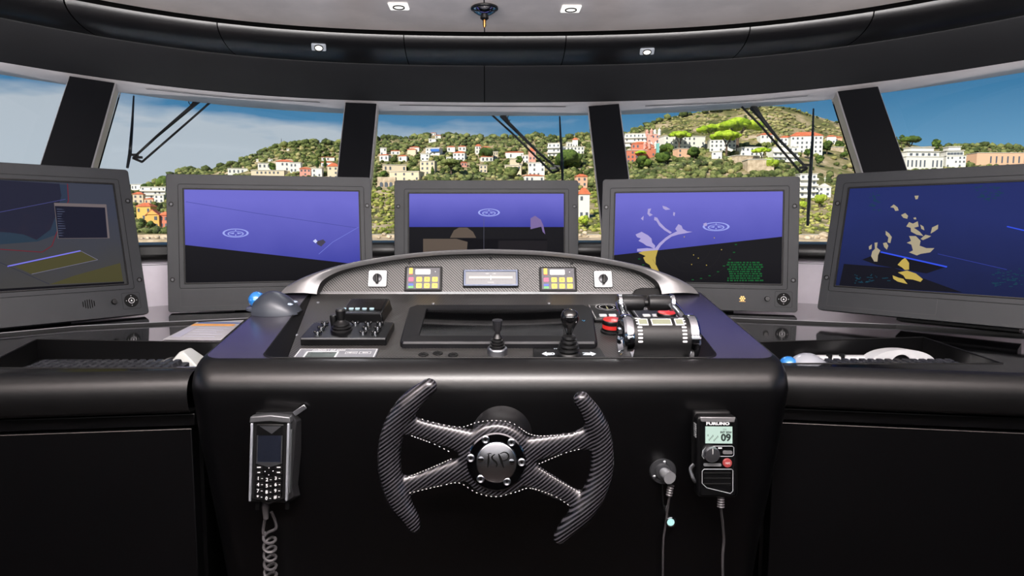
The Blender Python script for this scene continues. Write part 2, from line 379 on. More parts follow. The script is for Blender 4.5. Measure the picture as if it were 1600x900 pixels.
wiper([(209, 150), (206.5, 195), (203, 240), (199, 262)], [(313, 153), (298, 168), (245, 213), (208, 247)], [(334, 155), (300, 185), (222, 253)], [(302, 157), (295, 158), (297, 163), (303, 162)], [(211, 242), (217, 246)], 'parked windscreen wiper with long black arm, outside the pane left of the helm', Yl(210, 150)+.04)
wiper([(874.5, 182), (876, 215), (878, 250), (879, 282)], [(785, 180), (795, 193), (840, 237), (874, 266)], [(768, 179), (800, 208), (863, 270)], [(795, 180), (793, 185), (795, 190), (797, 187)], [(864, 263), (870, 260)], 'parked windscreen wiper with black arm, outside the centre pane over the middle monitor', YB-.02)
wiper([(1271, 170), (1269.5, 220), (1266, 275), (1262, 352)], [(1176, 167), (1190, 185), (1215, 216), (1261, 263)], [(1159, 167), (1190, 198), (1251, 269)], [(1191, 164), (1186, 168), (1184, 174), (1186, 178)], [(1254, 262), (1259, 258)], 'parked windscreen wiper with black arm, outside the pane right of the helm', Yl(1240, 152)+.04)
# ================================================================== side desks
HD = -.25; HL = -.243                                # desk top and rear ledge heights (from the eye)
def desk(s_, front, back, hole, label):
    # front/back: photo pixels of the front line and of the ledge line; hole: tray corners on the desk plane
    P = lambda p, h=HD: PZ(p[0], p[1], h)
    fr_ = [P(p) for p in front]; bk = [P(p) for p in back]; h4 = [P(p) for p in hole]       # fr_/bk run outwards from the console
    fr_[0].x = .5085*s_; bk[0].x = .550*s_; h4[0].x = .534*s_; h4[3].x = .514*s_; h4[3].y = h4[2].y = fr_[0].y+.010; h4[2].x = .895*s_ if s_ < 0 else .935
    t = thing('worktop', (0, 0, 0), label, 'worktop', 'glossy black worktops beside the helm')
    d1 = (fr_[-1]-fr_[0]); fr_[-1] = fr_[0]+d1*((1.40-.5085)/abs(d1.x)); d2 = (bk[2]-bk[1]); bk[2] = bk[1]+d2*((1.385-abs(bk[1].x))/abs(d2.x))
    # top: ring between outline and tray opening (4 corners each: inner-back, outer-back, outer-front, inner-front)
    out4 = [bk[0], bk[-1], fr_[-1], fr_[0]]
    bb = B()
    for i in range(4):
        j = (i+1) % 4
        bb.loft([[out4[i], out4[j]], [h4[i], h4[j]]], False)
    if len(bk) == 3: bb.f([bb.bm.verts.new(v) for v in (bk[0], bk[1], bk[2])])
    obj('top', bb, BLACK, t, smooth=False)
    # tray
    bb = B(); dz = Vector((0, 0, -.042)); lowr = [p+dz for p in h4]
    bb.loft([h4, lowr], True, False, True)
    obj('tray', bb, mat('black_tray_gloss', (8, 8, 9), .28, spec=.5), t, smooth=False)
    bb = B()
    for i in range(4): bb.tube([h4[i], h4[(i+1) % 4]], .0016, 6)
    obj('tray_edge', bb, MATTE, t)
    # padded front lip: quarter bullnose, soft face
    prof = [(0.0, 0.0), (-.012, -.001), (-.024, -.006), (-.033, -.015), (-.038, -.028), (-.038, -.045), (-.034, -.062), (-.030, -.068), (.0, -.069)]
    rings = [[p+Vector((0, y, z)) for p in fr_] for y, z in prof]
    obj('front_lip', B().loft(rings, False), mat('padded_black_lip', (11, 11, 12), .38, spec=.45, bump=.05), t, ang=60)
    # raised rear ledge
    bb = B(); up = Vector((0, 0, HL-HD)); far = [Vector((bk[0].x, YB-.09-g(bk[0].x), bk[0].z)), Vector((bk[-1].x*1.0, max(YB-.09-g(bk[-1].x), bk[-1].y+.1), bk[-1].z))]
    bb.loft([bk, [p+up for p in bk], [p+up for p in ([far[0], (far[0]+far[1])/2+Vector((0, .18, 0)), far[1]] if len(bk) == 3 else far)]], False)
    obj('ledge', bb, BLACK, t, smooth=False)
    obj('ledge_riser', B().loft([[p+Vector((0, -.0006, 0)) for p in bk], [p+Vector((0, -.0006, 0))+up for p in bk]], False), MATTE, t, smooth=False)
    obj('ledge_edge', B().tube([p+up*.9 for p in bk], .0011, 6), mat('grey_edge_strip', (120, 120, 125), .35, .5), t)
    return t, fr_
tl_, fl_ = desk(-1, [(305, 577), (-60, 586)], [(345, 498), (120, 513.5), (-160, 540)], [(352, 536), (57, 530.5), (-32, 586), (352, 580.5)],
    'glossy black worktop with keyboard tray, left of the helm console')
tr_, fr2_ = desk(1, [(1228, 570), (1680, 585)], [(1180, 498), (1400, 511), (1700, 532)], [(1190, 536), (1443, 527), (1560, 585.5), (1190, 573)],
    'glossy black worktop with keyboard tray, right of the helm console')
def cabinet(fl, s_, label, edge_px):
    o = Vector((0, 0, 0)); t = thing('cabinet', (fl[0].x, fl[0].y, 0), label, 'cabinet', 'black cabinets beside the helm')
    b0 = Vector((fl[0].x, fl[0].y, 0)); a, c = fl[0]-b0, fl[-1]-b0
    a, c = Vector((a.x, a.y, 0)), Vector((c.x, c.y, 0)); top = ZC+HD-.071
    def slab(y0, y1, z0, z1, a=a, c=c):
        q = [a+Vector((0, y0, 0)), c+Vector((0, y0, 0)), c+Vector((0, y1, 0)), a+Vector((0, y1, 0))]
        return B().loft([[p+Vector((0, 0, z0)) for p in q], [p+Vector((0, 0, z1)) for p in q]], True, True, True)
    obj('body', slab(.012, .30, 0, top), FACEB, t)
    obj('header_rail', slab(-.012, .012, top-.026, top-.004), FACEB, t, bevel=.002)
    ux = (c-a).normalized(); a3 = a+ux*(.006)
    obj('door', slab(-.014, .012, .1, top-.030, a3, c), BODY, t, bevel=.0015, seg=2)
    bb = B().tube([a3+Vector((0, -.0145, top-.031)), c+Vector((0, -.0145, top-.031))], .0006, 6)  # bevel highlight painted as a thin pale line along the door top
    obj('door_edge_highlight', bb, mat('painted_door_highlight', (80, 76, 74), .35, .4), t)
cabinet(fl_, -1, 'black cabinet under the worktop, left of the helm console', None)
cabinet(fr2_, 1, 'black cabinet under the worktop, right of the helm console', None)
# ================================================================== helm console
YK = 1.6
def wz(y): return ZC-.170-(YK-y)*(.057/.53)          # wing plane
def mz(y): return ZC-.171-(YK-y)*(.091/.53)          # instrument deck plane
def rpoly(pts, rad, n=6):
    out = []
    for i, p in enumerate(pts):
        p = Vector(p); a = (Vector(pts[i-1])-p).normalized(); b_ = (Vector(pts[(i+1) % 4])-p).normalized(); r = rad[i] if hasattr(rad, '__len__') else rad
        c = a.angle(b_)/2; d = r/math.tan(c); ctr = p+(a+b_).normalized()*(r/math.sin(c)); s0 = p+a*d; s1 = p+b_*d
        for k in range(n+1):
            q = s0.lerp(s1, k/n)-ctr; out.append(ctr+q.normalized()*r)
    return out
HX = PZ(766, 560, -.22).x                            # console centre line
CEN = .004
def outline(wf_, wb, yf, yb, r): return rpoly([(CEN-wf_, yf), (CEN+wf_, yf), (CEN+wb, yb), (CEN-wb, yb)], r)
t = CONS = thing('helm_console', (CEN, 1.1, 0), 'wide black helm console with rounded front lip, behind the steering wheel', 'console')
sh = lambda v: (v[0]-CEN, v[1]-1.1, v[2])
rad = .047; rings = []
FW, BW, FY = .505, .548, 1.03
YBK = 1.64
for k in range(8):                                    # bullnose
    th = k/7*math.pi/2; ins = rad*(1-math.sin(th)); dz = rad*(1-math.cos(th))
    rings.append([sh((v.x, v.y, wz(max(v.y, 1.06))-dz)) for v in outline(FW-ins*.3, BW-ins*.3, FY+ins, YBK, [.05-ins*.4, .05-ins*.4, .03, .03])])
for z, fw, fy in ((ZC-.30, .503, 1.032), (ZC-.36, .498, 1.036), (ZC-.55, .476, 1.052), (.5, .43, 1.09), (0, .38, 1.16)):
    rings.append([sh((v.x, v.y, z)) for v in outline(fw, .548-(.505-fw)*.9, fy, YBK, [.05, .05, .03, .03])])
def inner(off, yf=1.078): return outline(.392-off, .452-off, yf+off, YK, [.03, .03, .015, .015])
top = [sh((v.x, v.y, wz(v.y))) for v in inner(0)]
top_b = [sh((v.x, v.y, wz(v.y)-.004)) for v in inner(.004)]
bot = [sh((v.x, v.y, mz(v.y)+.002)) for v in outline(.362, .445, 1.085, YK, [.02, .02, .01, .01])]
obj('body', B().loft(rings), FACEB, t, ang=60)
obj('wing_top', B().loft([rings[0], top]), mat('glossy_black_wing', (46, 44, 56), .24, spec=.9), t, smooth=False)
obj('well', B().loft([top, top_b, bot]), mat('well_lining', (4, 4, 5), .4, spec=.15), t, ang=50)
obj('well_edge', B().tube([Vector(p)+Vector((0, 0, .0006)) for p in top]+[Vector(top[0])], .0013, 6), MATTE, t)
bb = B(); bb.f([bb.bm.verts.new((v[0], v[1], mz(v[1]+1.1))) for v in bot])
DK = Fr((CEN, 1.3, mz(1.3)), (1, 0, 0), (0, -.091/.53, 1))
def at_deck(px, py, h=0): return DK.loc(px, py, h)
deckpoly = [(v[0], (v[1]+1.1-1.3)/DK.y.y) for v in bot]
obj('instrument_deck', B().flat(deckpoly), CARB2, t, smooth=False, M=Matrix.Translation((-CEN, -1.1, 0)) @ DK.M)
def screw_at(fr_, px, py, parent, base, r=.0042, m=None):
    x, y = fr_.loc(px, py); bb = B().lathe([(r, 0), (r, .001), (r*.8, .002), (0, .0022)], 14, c=(x, y)); bb.box(x-r*.5, x+r*.5, y-r*.1, y+r*.1, .0021, .0024)
    obj('screw', bb, m or STEEL, parent, M=base)
DB = Matrix.Translation((-CEN, -1.1, 0)) @ DK.M
for px, py in ((497, 473), (463, 524), (677, 474.5), (858, 474.5)): screw_at(DK, px, py, t, DB)
# rear strip between deck and arch
obj('rear_strip', B().loft([[(-.452, .497, wz(1.6)-.006), (.452, .497, wz(1.6)-.006)], [(-.452, .500, wz(1.6)+.003), (.452, .500, wz(1.6)+.003)], [(-.452, .51, wz(1.6)+.003), (.452, .51, wz(1.6)+.003)]], False), SILVER, t, smooth=False)
# ---- arched hood
TA = R(24); AF = Fr((CEN, 1.605, wz(1.605)), (1, 0, 0), (0, -math.cos(TA), math.sin(TA)))
LF = Fr(AF.w(0, 0, .030), AF.x, AF.n)                # plane of the hood's front lip
OUTER = [(437, 464), (444, 454), (456, 444), (484.5, 430), (531, 415), (588, 403.5), (644, 396), (700, 391.3), (767, 389)]
INLIP = [(497, 464), (499, 452), (507, 438), (531, 424.5), (565, 415.5), (606, 408), (650, 402), (700, 398), (767, 396)]
PAN = [(503, 466), (505, 455), (513, 442), (533, 429.5), (569, 417), (625, 407), (665, 403), (710, 400.3), (767, 399)]
def sym(fr_, pts, n=5, y0=0):
    q = [fr_.loc(*p) for p in pts]; q = [Vector((x, y, 0)) for x, y in q]; mxx = fr_.loc(767, 430)[0]
    q = cr(q, n); q[-1].x = mxx
    return [Vector((p.x-mxx, max(p.y, y0), 0)) for p in q]+[Vector((mxx-p.x, max(p.y, y0), 0)) for p in reversed(q[:-1])]
so, si = sym(LF, OUTER, 5, -.013), sym(LF, INLIP, 5, -.013); spn = sym(AF, PAN)
hood = thing('hood', LF, 'arched silver-edged hood with carbon instrument panel, on top of the helm console', 'instrument hood')
rings = [si]
for k in range(1, 6):
    u = k/6; rings.append([a.lerp(b_, u)+Vector((0, 0, .010*math.sin(math.pi*u))) for a, b_ in zip(si, so)])
rings.append(so)
rings.append([p*1.0+Vector((0, .001, -.012)) for p in so])
rings.append([Vector((p.x*.965, p.y*.97, -.16)) for p in so])
obj('shell', B().loft(rings, False), mat('hood_silver_paint', (105, 104, 105), .36, .3, spec=.6), hood, ang=50)
obj('back_cover', B().flat([(p.x*.965, p.y*.97) for p in so], -.16), BODY, hood)
spl = [Vector((p.x, p.y, -.030)) for p in spn]
obj('inner_wall', B().loft([si, [p+Vector((0, 0, -.004)) for p in si], spl], False), MATTE, hood, ang=60)
pan = obj('carbon_panel', B().flat([(p.x, p.y) for p in spl], -.030), CARB, hood, smooth=False)
LB = Matrix.Translation((0, 0, -.030))
xm = AF.loc(767, 430)[0]
class AFs: pass
def aloc(px, py, h=0): x, y = AF.loc(px, py, h); return (x-0, y)
for px, py in ((767, 403.5), (767, 462.5), (640, 411), (638.5, 462), (893, 412.5), (894, 462.5), (508.5, 461.5)): screw_at(AF, px, py, hood, LB, .0036, mat('dark_screw', (22, 22, 24), .4, .5))
# ---- devices on the arched panel (each its own thing)
def a_fr(px, py, h=0): return AF.at(px, py, h)
def extent(fr_, x0, y0, x1, y1):
    xm_, ym_ = (x0+x1)/2, (y0+y1)/2
    a = fr_.loc(x0, ym_); b_ = fr_.loc(x1, ym_); c = fr_.loc(xm_, y0); d = fr_.loc(xm_, y1); return b_[0]-a[0], c[1]-d[1]
YEL = mat('amber_key', (245, 200, 75), .4, emit=.75); PNK = mat('magenta_key', (175, 80, 110), .4); BLU = mat('blue_key', (50, 75, 160), .4); GRN = mat('green_key', (110, 205, 110), .4, emit=.4); REDK = mat('red_key', (200, 60, 50), .4)
KF = mat('keypad_face', (66, 66, 72), .4); DISW = mat('backlit_white_display', (240, 240, 240), .3, emit=.9); INK = mat('dark_print', (50, 40, 20), .6); WPR = mat('white_print', (200, 200, 202), .5)
for (x0, y0, x1, y1), side_ in (((632.5, 417.3, 691, 455.6), 'left'), ((842.6, 418, 900.6, 456.3), 'right')):
    fr_ = a_fr((x0+x1)/2, (y0+y1)/2); w, h = extent(fr_, x0, y0, x1, y1)
    t = thing('alarm_keypad', fr_, 'black framed keypad with yellow keys and small white display, %s of the rudder gauge' % side_, 'keypad', 'keypads on the carbon panel')
    U = lambda a, b_: ((a/316-.5)*w, (.5-b_/204)*h)
    obj('case', B().prism(rrect(-w/2, -h/2, w/2, h/2, .004), 0, .006), MATTE, t, bevel=.0012)
    a, b_ = U(20, 187); c, d = U(296, 14); obj('face_plate', B().prism(rect(a, b_, c, d), .006, .0068), KF, t)
    def key(n, x0, y0, x1, y1, m, hh=.0008, sym_=None, kb=None):
        a, b_ = U(x0, y1); c, d = U(x1, y0)
        o = obj(n, B().prism(rrect(a, b_, c, d, min(c-a, d-b_)*.15, 2), .0068, .0068+hh), m, t)
        if sym_: text('key_symbol', sym_, (d-b_)*.6, INK, t, (a+c)/2, (b_+d)/2, .0068+hh, .0001)
        return o
    key('key', 37, 15, 68, 64, YEL); key('key', 37, 65, 68, 70, REDK); key('display', 90, 26, 216, 68, DISW)
    a, b_ = U(258, 45); obj('mark', B().prism([(a-.0012, b_), (a, b_+.0014), (a+.0014, b_-.0008), (a, b_-.0012)], .0068, .0072), WPR, t)
    key('key', 35, 92, 78, 127, PNK); key('key', 35, 144, 78, 162, BLU); key('key', 35, 164, 78, 182, GRN)
    for r_, syms in ((92, '+01'), (144, '<=>')):
        for c_, s_ in zip((100, 166, 232), syms): key('key', c_, r_-2, c_+48, r_+38, YEL, sym_=s_)
fr_ = a_fr(766.8, 436.3); w, h = extent(fr_, 723.5, 422.8, 810, 449.3)
t = thing('rudder_gauge', fr_, 'wide rectangular backlit rudder angle gauge at the middle of the carbon panel', 'gauge')
obj('case', B().prism(rrect(-w/2, -h/2, w/2, h/2, .003), 0, .009), MATTE, t, bevel=.001)
obj('frame', B().loft([rrect3 for rrect3 in [[(x, y, .009) for x, y in rrect(-w*.49, -h*.47, w*.49, h*.49, .002)], [(x, y, .0112) for x, y in rrect(-w*.48, -h*.45, w*.48, h*.47, .002)], [(x, y, .0112) for x, y in rrect(-w*.455, -h*.38, w*.455, h*.38, .001)], [(x, y, .0095) for x, y in rrect(-w*.45, -h*.36, w*.45, h*.36, .001)]]]), mat('steel_blue_frame', (84, 92, 110), .3, .5), t, smooth=False)
obj('dial', B().prism(rect(-w*.45, -h*.36, w*.45, h*.36), .009, .0097), mat('pale_dial', (160, 160, 163), .35, emit=.38), t)
obj('scale', B().prism(rect(-w*.39, -h*.02, w*.39, h*.10), .0097, .0099), mat('cream_scale', (235, 222, 204), .4, emit=.6), t)
bb = B()
for i in range(-14, 15):
    x = i*w*.027; bb.prism(rect(x-.0002, -h*(.1 if i % 2 else .14), x+.0002, -h*.03), .0097, .0099)
obj('scale_marks', bb, mat('scale_ink', (110, 90, 70), .5), t)
obj('pointer', B().lathe([(.0024, .0098), (.0024, .0102), (0, .0103)], 16, c=(0, h*.03)), DISW, t)
obj('pointer_stem', B().prism(rect(-.0006, -h*.12, .0006, h*.14), .0098, .0101), DISW, t)
text('lettering', 'RUDDER', h*.09, WPR, t, 0, -h*.26, .0098); text('lettering', 'PORT        STBD', h*.08, WPR, t, 0, h*.25, .0098)
for (x0, y0, x1, y1), side_, tw in (((576, 423, 604.5, 448.5), 'left', 4), ((928, 424, 956, 449.5), 'right', -4)):
    fr_ = a_fr((x0+x1)/2, (y0+y1)/2); w, h = extent(fr_, x0, y0, x1, y1)
    t = thing('rotary_switch', fr_, 'black rotary knob on a white square plate at the %s end of the carbon panel' % side_, 'switch', 'rotary switches on the carbon panel')
    obj('plate', B().prism(rrect(-w/2, -h/2, w/2, h/2, .004), 0, .005), WHITE, t, bevel=.001)
    obj('plate_rim', B().prism(rrect(-w/2-.0012, -h/2-.0012, w/2+.0012, h/2+.0012, .004), -.0005, .003), MATTE, t)
    obj('dial_ring', B().lathe([(.0115, .005), (.0115, .008), (.010, .009), (0, .009)], 24), mat('knob_skirt', (60, 60, 64), .3, .5), t)
    o = obj('knob', B().box(-.0035, .0035, -.017, .0075, .008, .022), RUB, t, bevel=.002); o.rotation_euler[2] = R(tw)
    bb = B(); bb.prism(rect(-.0005, .012, .0005, .0155), .005, .0053); bb.prism(rect(-.0155, .003, -.013, .004), .005, .0053); bb.prism(rect(.012, -.0155, .0135, -.014), .005, .0053)
    o = obj('position_mark', bb, INK, t); o['kind'] = 'stuff'
# dark cowl low on the right of the carbon panel
fr_ = a_fr(1012, 458); w, h = extent(fr_, 985, 451, 1042, 465)
t = thing('cable_cowl', fr_, 'small black cowl behind the throttle at the right foot of the carbon panel', 'cover')
obj('shell', B().loft([[(-w*.5, -h*.5, 0), (-w*.36, h*.3, 0), (-w*.2, h*.5, 0), (w*.5, h*.5, 0), (w*.55, -h*.5, 0)], [(-w*.5, -h*.5, .016), (-w*.36, h*.2, .016), (-w*.2, h*.4, .014), (w*.5, h*.4, .014), (w*.55, -h*.5, .016)]], True, True, True), MATTE, t, bevel=.002)
# ================================================================== things on the instrument deck
def d_fr(px, py, h=0): return DK.at(px, py, h)
def quad(fr_, *pp, h=0): return [fr_.loc(x, y, h) for x, y in pp]
# main display
fr_ = d_fr(767, 515); t = thing('chart_display', fr_, 'large dark multifunction display with broad black frame, flush in the middle of the helm deck', 'display')
A = lambda x, y: fr_.loc(x, y, .006)
x0f, yf = A(624, 539.5); x0b, yb = A(645, 479.5); x1b = A(918, 479.5)[0]; x1f = A(935, 539.5)[0]
sx0f, syf = A(655, 527.5); sx0b, syb = A(667, 484.5); sx1b = A(880, 484.5)[0]; sx1f = -sx0f+.0
outp = [(x0b+.008, yb), (x0b-.006, yb-.02), (x0f, yf+.012), (x0f+.006, yf), (x1f-.006, yf), (x1f, yf+.012), (x1b+.006, yb-.02), (x1b-.008, yb)]
def ring8(z, k=0): return [(x*(1-k), y*(1-k), z) for x, y in outp]
inn = [(sx0b+.002, syb), (sx0b-.001, syb-.004), (sx0f-.001, syf+.004), (sx0f+.002, syf), (sx1f-.002, syf), (sx1f+.001, syf+.004), (sx1b+.001, syb-.004), (sx1b-.002, syb)]
obj('frame', B().loft([ring8(0), ring8(.009), ring8(.0115, .015), [(x, y, .010) for x, y in inn], [(x, y, .006) for x, y in inn]]), mat('display_frame_plastic', (15, 15, 18), .5, spec=.2, bump=.06), t, ang=30)
obj('screen', B().flat([(x, y) for x, y in inn], .0066), mat('dark_display_glass', (4, 4, 5), .05, spec=.7), t, smooth=False)
obj('front_strip', B().prism(rect(x0f+.008, yf-.0005, x1f-.008, yf+.003), .009, .0125), SILVER, t)
a, b_ = A(912, 505); text('logo_mark', 'V', .012, mat('cyan_print', (70, 170, 225), .4, emit=.5), t, a, b_, .0115)
# camera joystick panel
fr_ = d_fr(543, 515); t = thing('joystick_panel', fr_, 'low black control box with rubber joystick and paired toggle buttons, left on the helm deck', 'control panel')
ph = .016; q = quad(fr_, (490, 503), (616, 504), (603, 528.5), (469, 527.5), h=ph)
xa = (q[0][0]+q[3][0])/2; xb = (q[1][0]+q[2][0])/2; ya = (q[2][1]+q[3][1])/2; yb = (q[0][1]+q[1][1])/2
obj('case', B().prism([(q[0][0], yb), (q[3][0], ya), (q[2][0], ya), (q[1][0], yb)], 0, ph), BODY, t, bevel=.002)
obj('front_edge', B().prism(rect(q[3][0]+.002, ya-.0006, q[2][0]-.002, ya+.001), ph-.003, ph), SILVER, t)
jx, jy = fr_.loc(534, 515.5, ph)
obj('boot', B().lathe([(.0215, ph), (.0215, ph+.002), (.018, ph+.004), (.0195, ph+.006), (.0195, ph+.008), (.015, ph+.0105), (.0165, ph+.0125), (.016, ph+.0145), (.010, ph+.018), (.007, ph+.022)], 28, c=(jx, jy)), RUB, t)
obj('grip', B().lathe([(.007, ph+.021), (.0085, ph+.027), (.010, ph+.036), (.0105, ph+.042), (.008, ph+.045), (0, ph+.0455)], 20, c=(jx, jy)), RUB, t)
obj('grip_shadow', B().lathe([(.006, ph), (.0075, ph+.012), (.0082, ph+.025), (.007, ph+.028), (0, ph+.0285)], 16, c=(jx-.018, jy+.014)), RUB, t)  # shadow of the grip, put in as a dark solid
for px, py in ((507, 507), (502, 514), (496, 521.5), (555, 507), (575, 507), (593.5, 507), (571.6, 514), (590, 514), (567, 521.5), (586, 521.5)):
    x, y = fr_.loc(px, py, ph); b0 = B().lathe([(.0035, ph), (.0035, ph+.003), (.002, ph+.004), (0, ph+.0042)], 12, c=(x, y)); o = obj('toggle_base', b0, CHROME, t)
    bb = B(); bb.ico((x-.0045, y, ph+.004), .0034, 2); bb.ico((x+.0055, y, ph+.004), .0034, 2); obj('toggle_cap', bb, RUB, o)
# little display with five lit keys
fr_ = d_fr(568, 485); t = thing('mini_display', fr_, 'small raised black display with five pale lit keys, behind the joystick panel', 'display')
dh = .022; q = quad(fr_, (541, 470), (603, 470), (596, 489), (533, 489), h=dh)
yb, ya = q[0][1], q[2][1]; wd = (q[2][0]-q[3][0])/2; cx = (q[2][0]+q[3][0])/2
M_ = Matrix.Translation((cx, 0, 0))
obj('case', B().loft([[(-wd-.004, ya-.002, 0), (wd+.004, ya-.002, 0), (wd+.010, yb+.002, 0), (-wd-.002, yb+.002, 0)], [(-wd, ya, dh), (wd, ya, dh), (wd+.004, yb, dh+.006), (-wd, yb, dh+.006)]], True, True, True, M_), BODY, t, bevel=.003)
obj('glass', B().loft([[(-wd+.004, ya+.016, dh+.0027), (wd-.004, ya+.016, dh+.0027)], [(-wd+.006, yb-.006, dh+.0064), (wd-.002, yb-.006, dh+.0064)]], False, M=M_), mat('smoked_glass', (20, 17, 16), .15, spec=.5), t, smooth=False)
obj('front_edge', B().box(-wd+.002, wd-.002, ya-.0016, ya+.0006, dh-.0015, dh+.001, M_), STEEL, t)
LK = mat('pale_lit_key', (190, 215, 225), .3, emit=.8)
for px in (537.5, 549, 558.6, 569.5, 581): 
    x, y = fr_.loc(px, 483, dh+.002); obj('lit_key', B().prism(rrect(x-.005, y-.0038, x+.005, y+.0038, .0025, 3), dh+.001, dh+.0042), LK, t)
# grey label panel
fr_ = d_fr(525, 556); t = thing('audio_control', fr_, 'grey white-bordered panel with dark readout at the front left of the helm deck', 'panel')
q = quad(fr_, (471, 544.5), (589, 545.5), (583, 561), (453, 561), h=.004); ya, yb = q[2][1]-.03, q[0][1]
GRP = mat('light_grey_panel', (104, 106, 112), .4)
xl, xr = q[0][0]-.003, q[1][0]+.003
obj('plate', B().prism(rect(xl, ya, xr, yb), 0, .004), GRP, t, bevel=.001)
def frame2(x0, y0, x1, y1, w, z, m, n, par): 
    bb = B().loft([[(x, y, z) for x, y in rect(x0, y0, x1, y1)], [(x, y, z) for x, y in rect(x0+w, y0+w, x1-w, y1-w)]]); return obj(n, bb, m, par, smooth=False)
frame2(xl+.002, ya+.002, xr-.002, yb-.002, .0016, .0042, WPR, 'border', t)
obj('readout', B().prism(rect(xl+.022, ya+.01, xl+.075, yb-.021), .004, .0046), mat('lcd_grey', (70, 78, 76), .2), t); frame2(xl+.018, ya+.006, xl+.079, yb-.017, .003, .0046, WPR, 'readout_frame', t)
text('lettering', 'AUDIO | AF 2000', .0085, WPR, t, xl+.058, yb-.010, .0042, sx=1)
for k, s_ in ((0, 'MENU'), (1, 'DIM')):
    x = xl+.103+k*.026; frame2(x-.011, yb-.029, x+.011, yb-.017, .001, .0044, WPR, 'key_outline', t); text('lettering', s_, .006, WPR, t, x, yb-.022, .0042)
# three round holes
for k, (px, py) in enumerate(((661.5, 554.5), (684, 552.5), (708, 555))):
    fr_ = d_fr(px, py); t = thing('blanking_plug', fr_, '%s of three black round plugs in the carbon deck below the display' % ('leftmost', 'middle', 'rightmost')[k], 'plug', 'round plugs in the carbon deck')
    obj('plug', B().lathe([(.0098, 0), (.0098, .0012), (.0088, .002), (.0075, .0012), (0, .001)], 20), MATTE, t)
    obj('slot', B().box(-.004, .004, -.0008, .0008, .001, .0015), BLK, t)
# chrome joystick in the middle
fr_ = d_fr(777, 552); t = thing('thruster_joystick', fr_, 'slim black ribbed joystick on a shiny steel collar, front middle of the helm deck', 'joystick')
obj('collar', B().lathe([(.0195, 0), (.0190, .009), (.0180, .0115), (.017, .0122), (0, .0125)], 32), STEEL, t)
obj('boot', B().lathe([(.0145, .012), (.0145, .016), (.0120, .0175), (.0138, .020), (.0138, .022), (.0108, .0235), (.0125, .026), (.0120, .028), (.0088, .0295), (.0100, .032), (.006, .037), (.0045, .040)], 28), RUB, t)
obj('stick', B().lathe([(.0048, .039), (.0055, .044), (.0080, .047), (.0084, .060), (.0096, .0635), (.0096, .066), (.0065, .0645), (0, .0645)], 24), mat('gunmetal_knob', (60, 60, 64), .28, .7), t)
# jog lever
fr_ = d_fr(888, 556); t = thing('jog_lever', fr_, 'black ball-topped lever with ribbed rubber boot beside white arrows, on the helm deck', 'lever')
q = quad(fr_, (833, 543), (938, 543), (948, 563), (826, 563), h=.003); 
obj('plate', B().prism([(q[0][0], q[0][1]), (q[0][0]-.006, q[3][1]-.02), (q[2][0]+.004, q[3][1]-.02), (q[1][0], q[0][1])], 0, .003), BODY, t, bevel=.001)
bp = [(.0225, .003), (.0225, .006), (.0205, .009), (.0175, .0100), (.0205, .013), (.0195, .017), (.016, .0180), (.0185, .021), (.0175, .025), (.0135, .026), (.0155, .029), (.0145, .033), (.011, .034), (.013, .036), (.012, .040), (.008, .042), (.0045, .043)]
obj('boot', B().lathe(bp, 32), RUB, t)
obj('knob', B().lathe([(.0045, .041), (.006, .046), (.009, .054), (.0135, .063), (.0165, .072), (.0165, .079), (.0135, .086), (.007, .0905), (0, .0915)], 32), mat('glossy_black_knob', (10, 10, 11), .14, spec=.8), t)
ARW = mat('pale_print', (205, 215, 225), .5)
def arrow(x, y, s_): return B().prism([(x-s_*.009, y), (x, y+.011), (x, y+.005), (x+s_*.008, y+.005), (x+s_*.008, y-.005), (x, y-.005), (x, y-.011)], .003, .0034)
x, y = fr_.loc(854.5, 553, .003); obj('arrow', arrow(x, y, 1), ARW, t); text('lettering', '0', .016, ARW, t, fr_.loc(863.5, 553, .003)[0], y, .003, bold=.0004)
x, y = fr_.loc(923.5, 553, .003); obj('arrow', arrow(x, y, -1), ARW, t); text('lettering', 'Z', .016, ARW, t, fr_.loc(914.5, 553, .003)[0], y, .003, bold=.0004)
x, y = fr_.loc(868, 545, .003); text('lettering', 'TT', .006, ARW, t, x, y, .003)
# red push buttons
RED = mat('red_button_lens', (225, 50, 45), .3, emit=.55)
for px, py, lab in ((955, 519, 'red-topped emergency push button standing in front of the round repeater dial'), (1040, 507, 'red push button partly hidden behind the throttle drum')):
    fr_ = d_fr(px, py); t = thing('push_button', fr_, lab, 'button', 'red push buttons')
    obj('base', B().lathe([(.022, 0), (.022, .004), (.0195, .006), (.0195, .010)], 32), RUB, t)
    obj('red_band', B().lathe([(.0185, .010), (.0185, .019)], 32), RED, t)
    obj('collar', B().lathe([(.0195, .0185), (.0205, .020), (.0205, .026), (.0195, .0275), (.0185, .0275)], 32), RUB, t)
    obj('cap', B().lathe([(.0185, .0272), (.0175, .0285), (.010, .0298), (0, .030)], 32), RED, t)
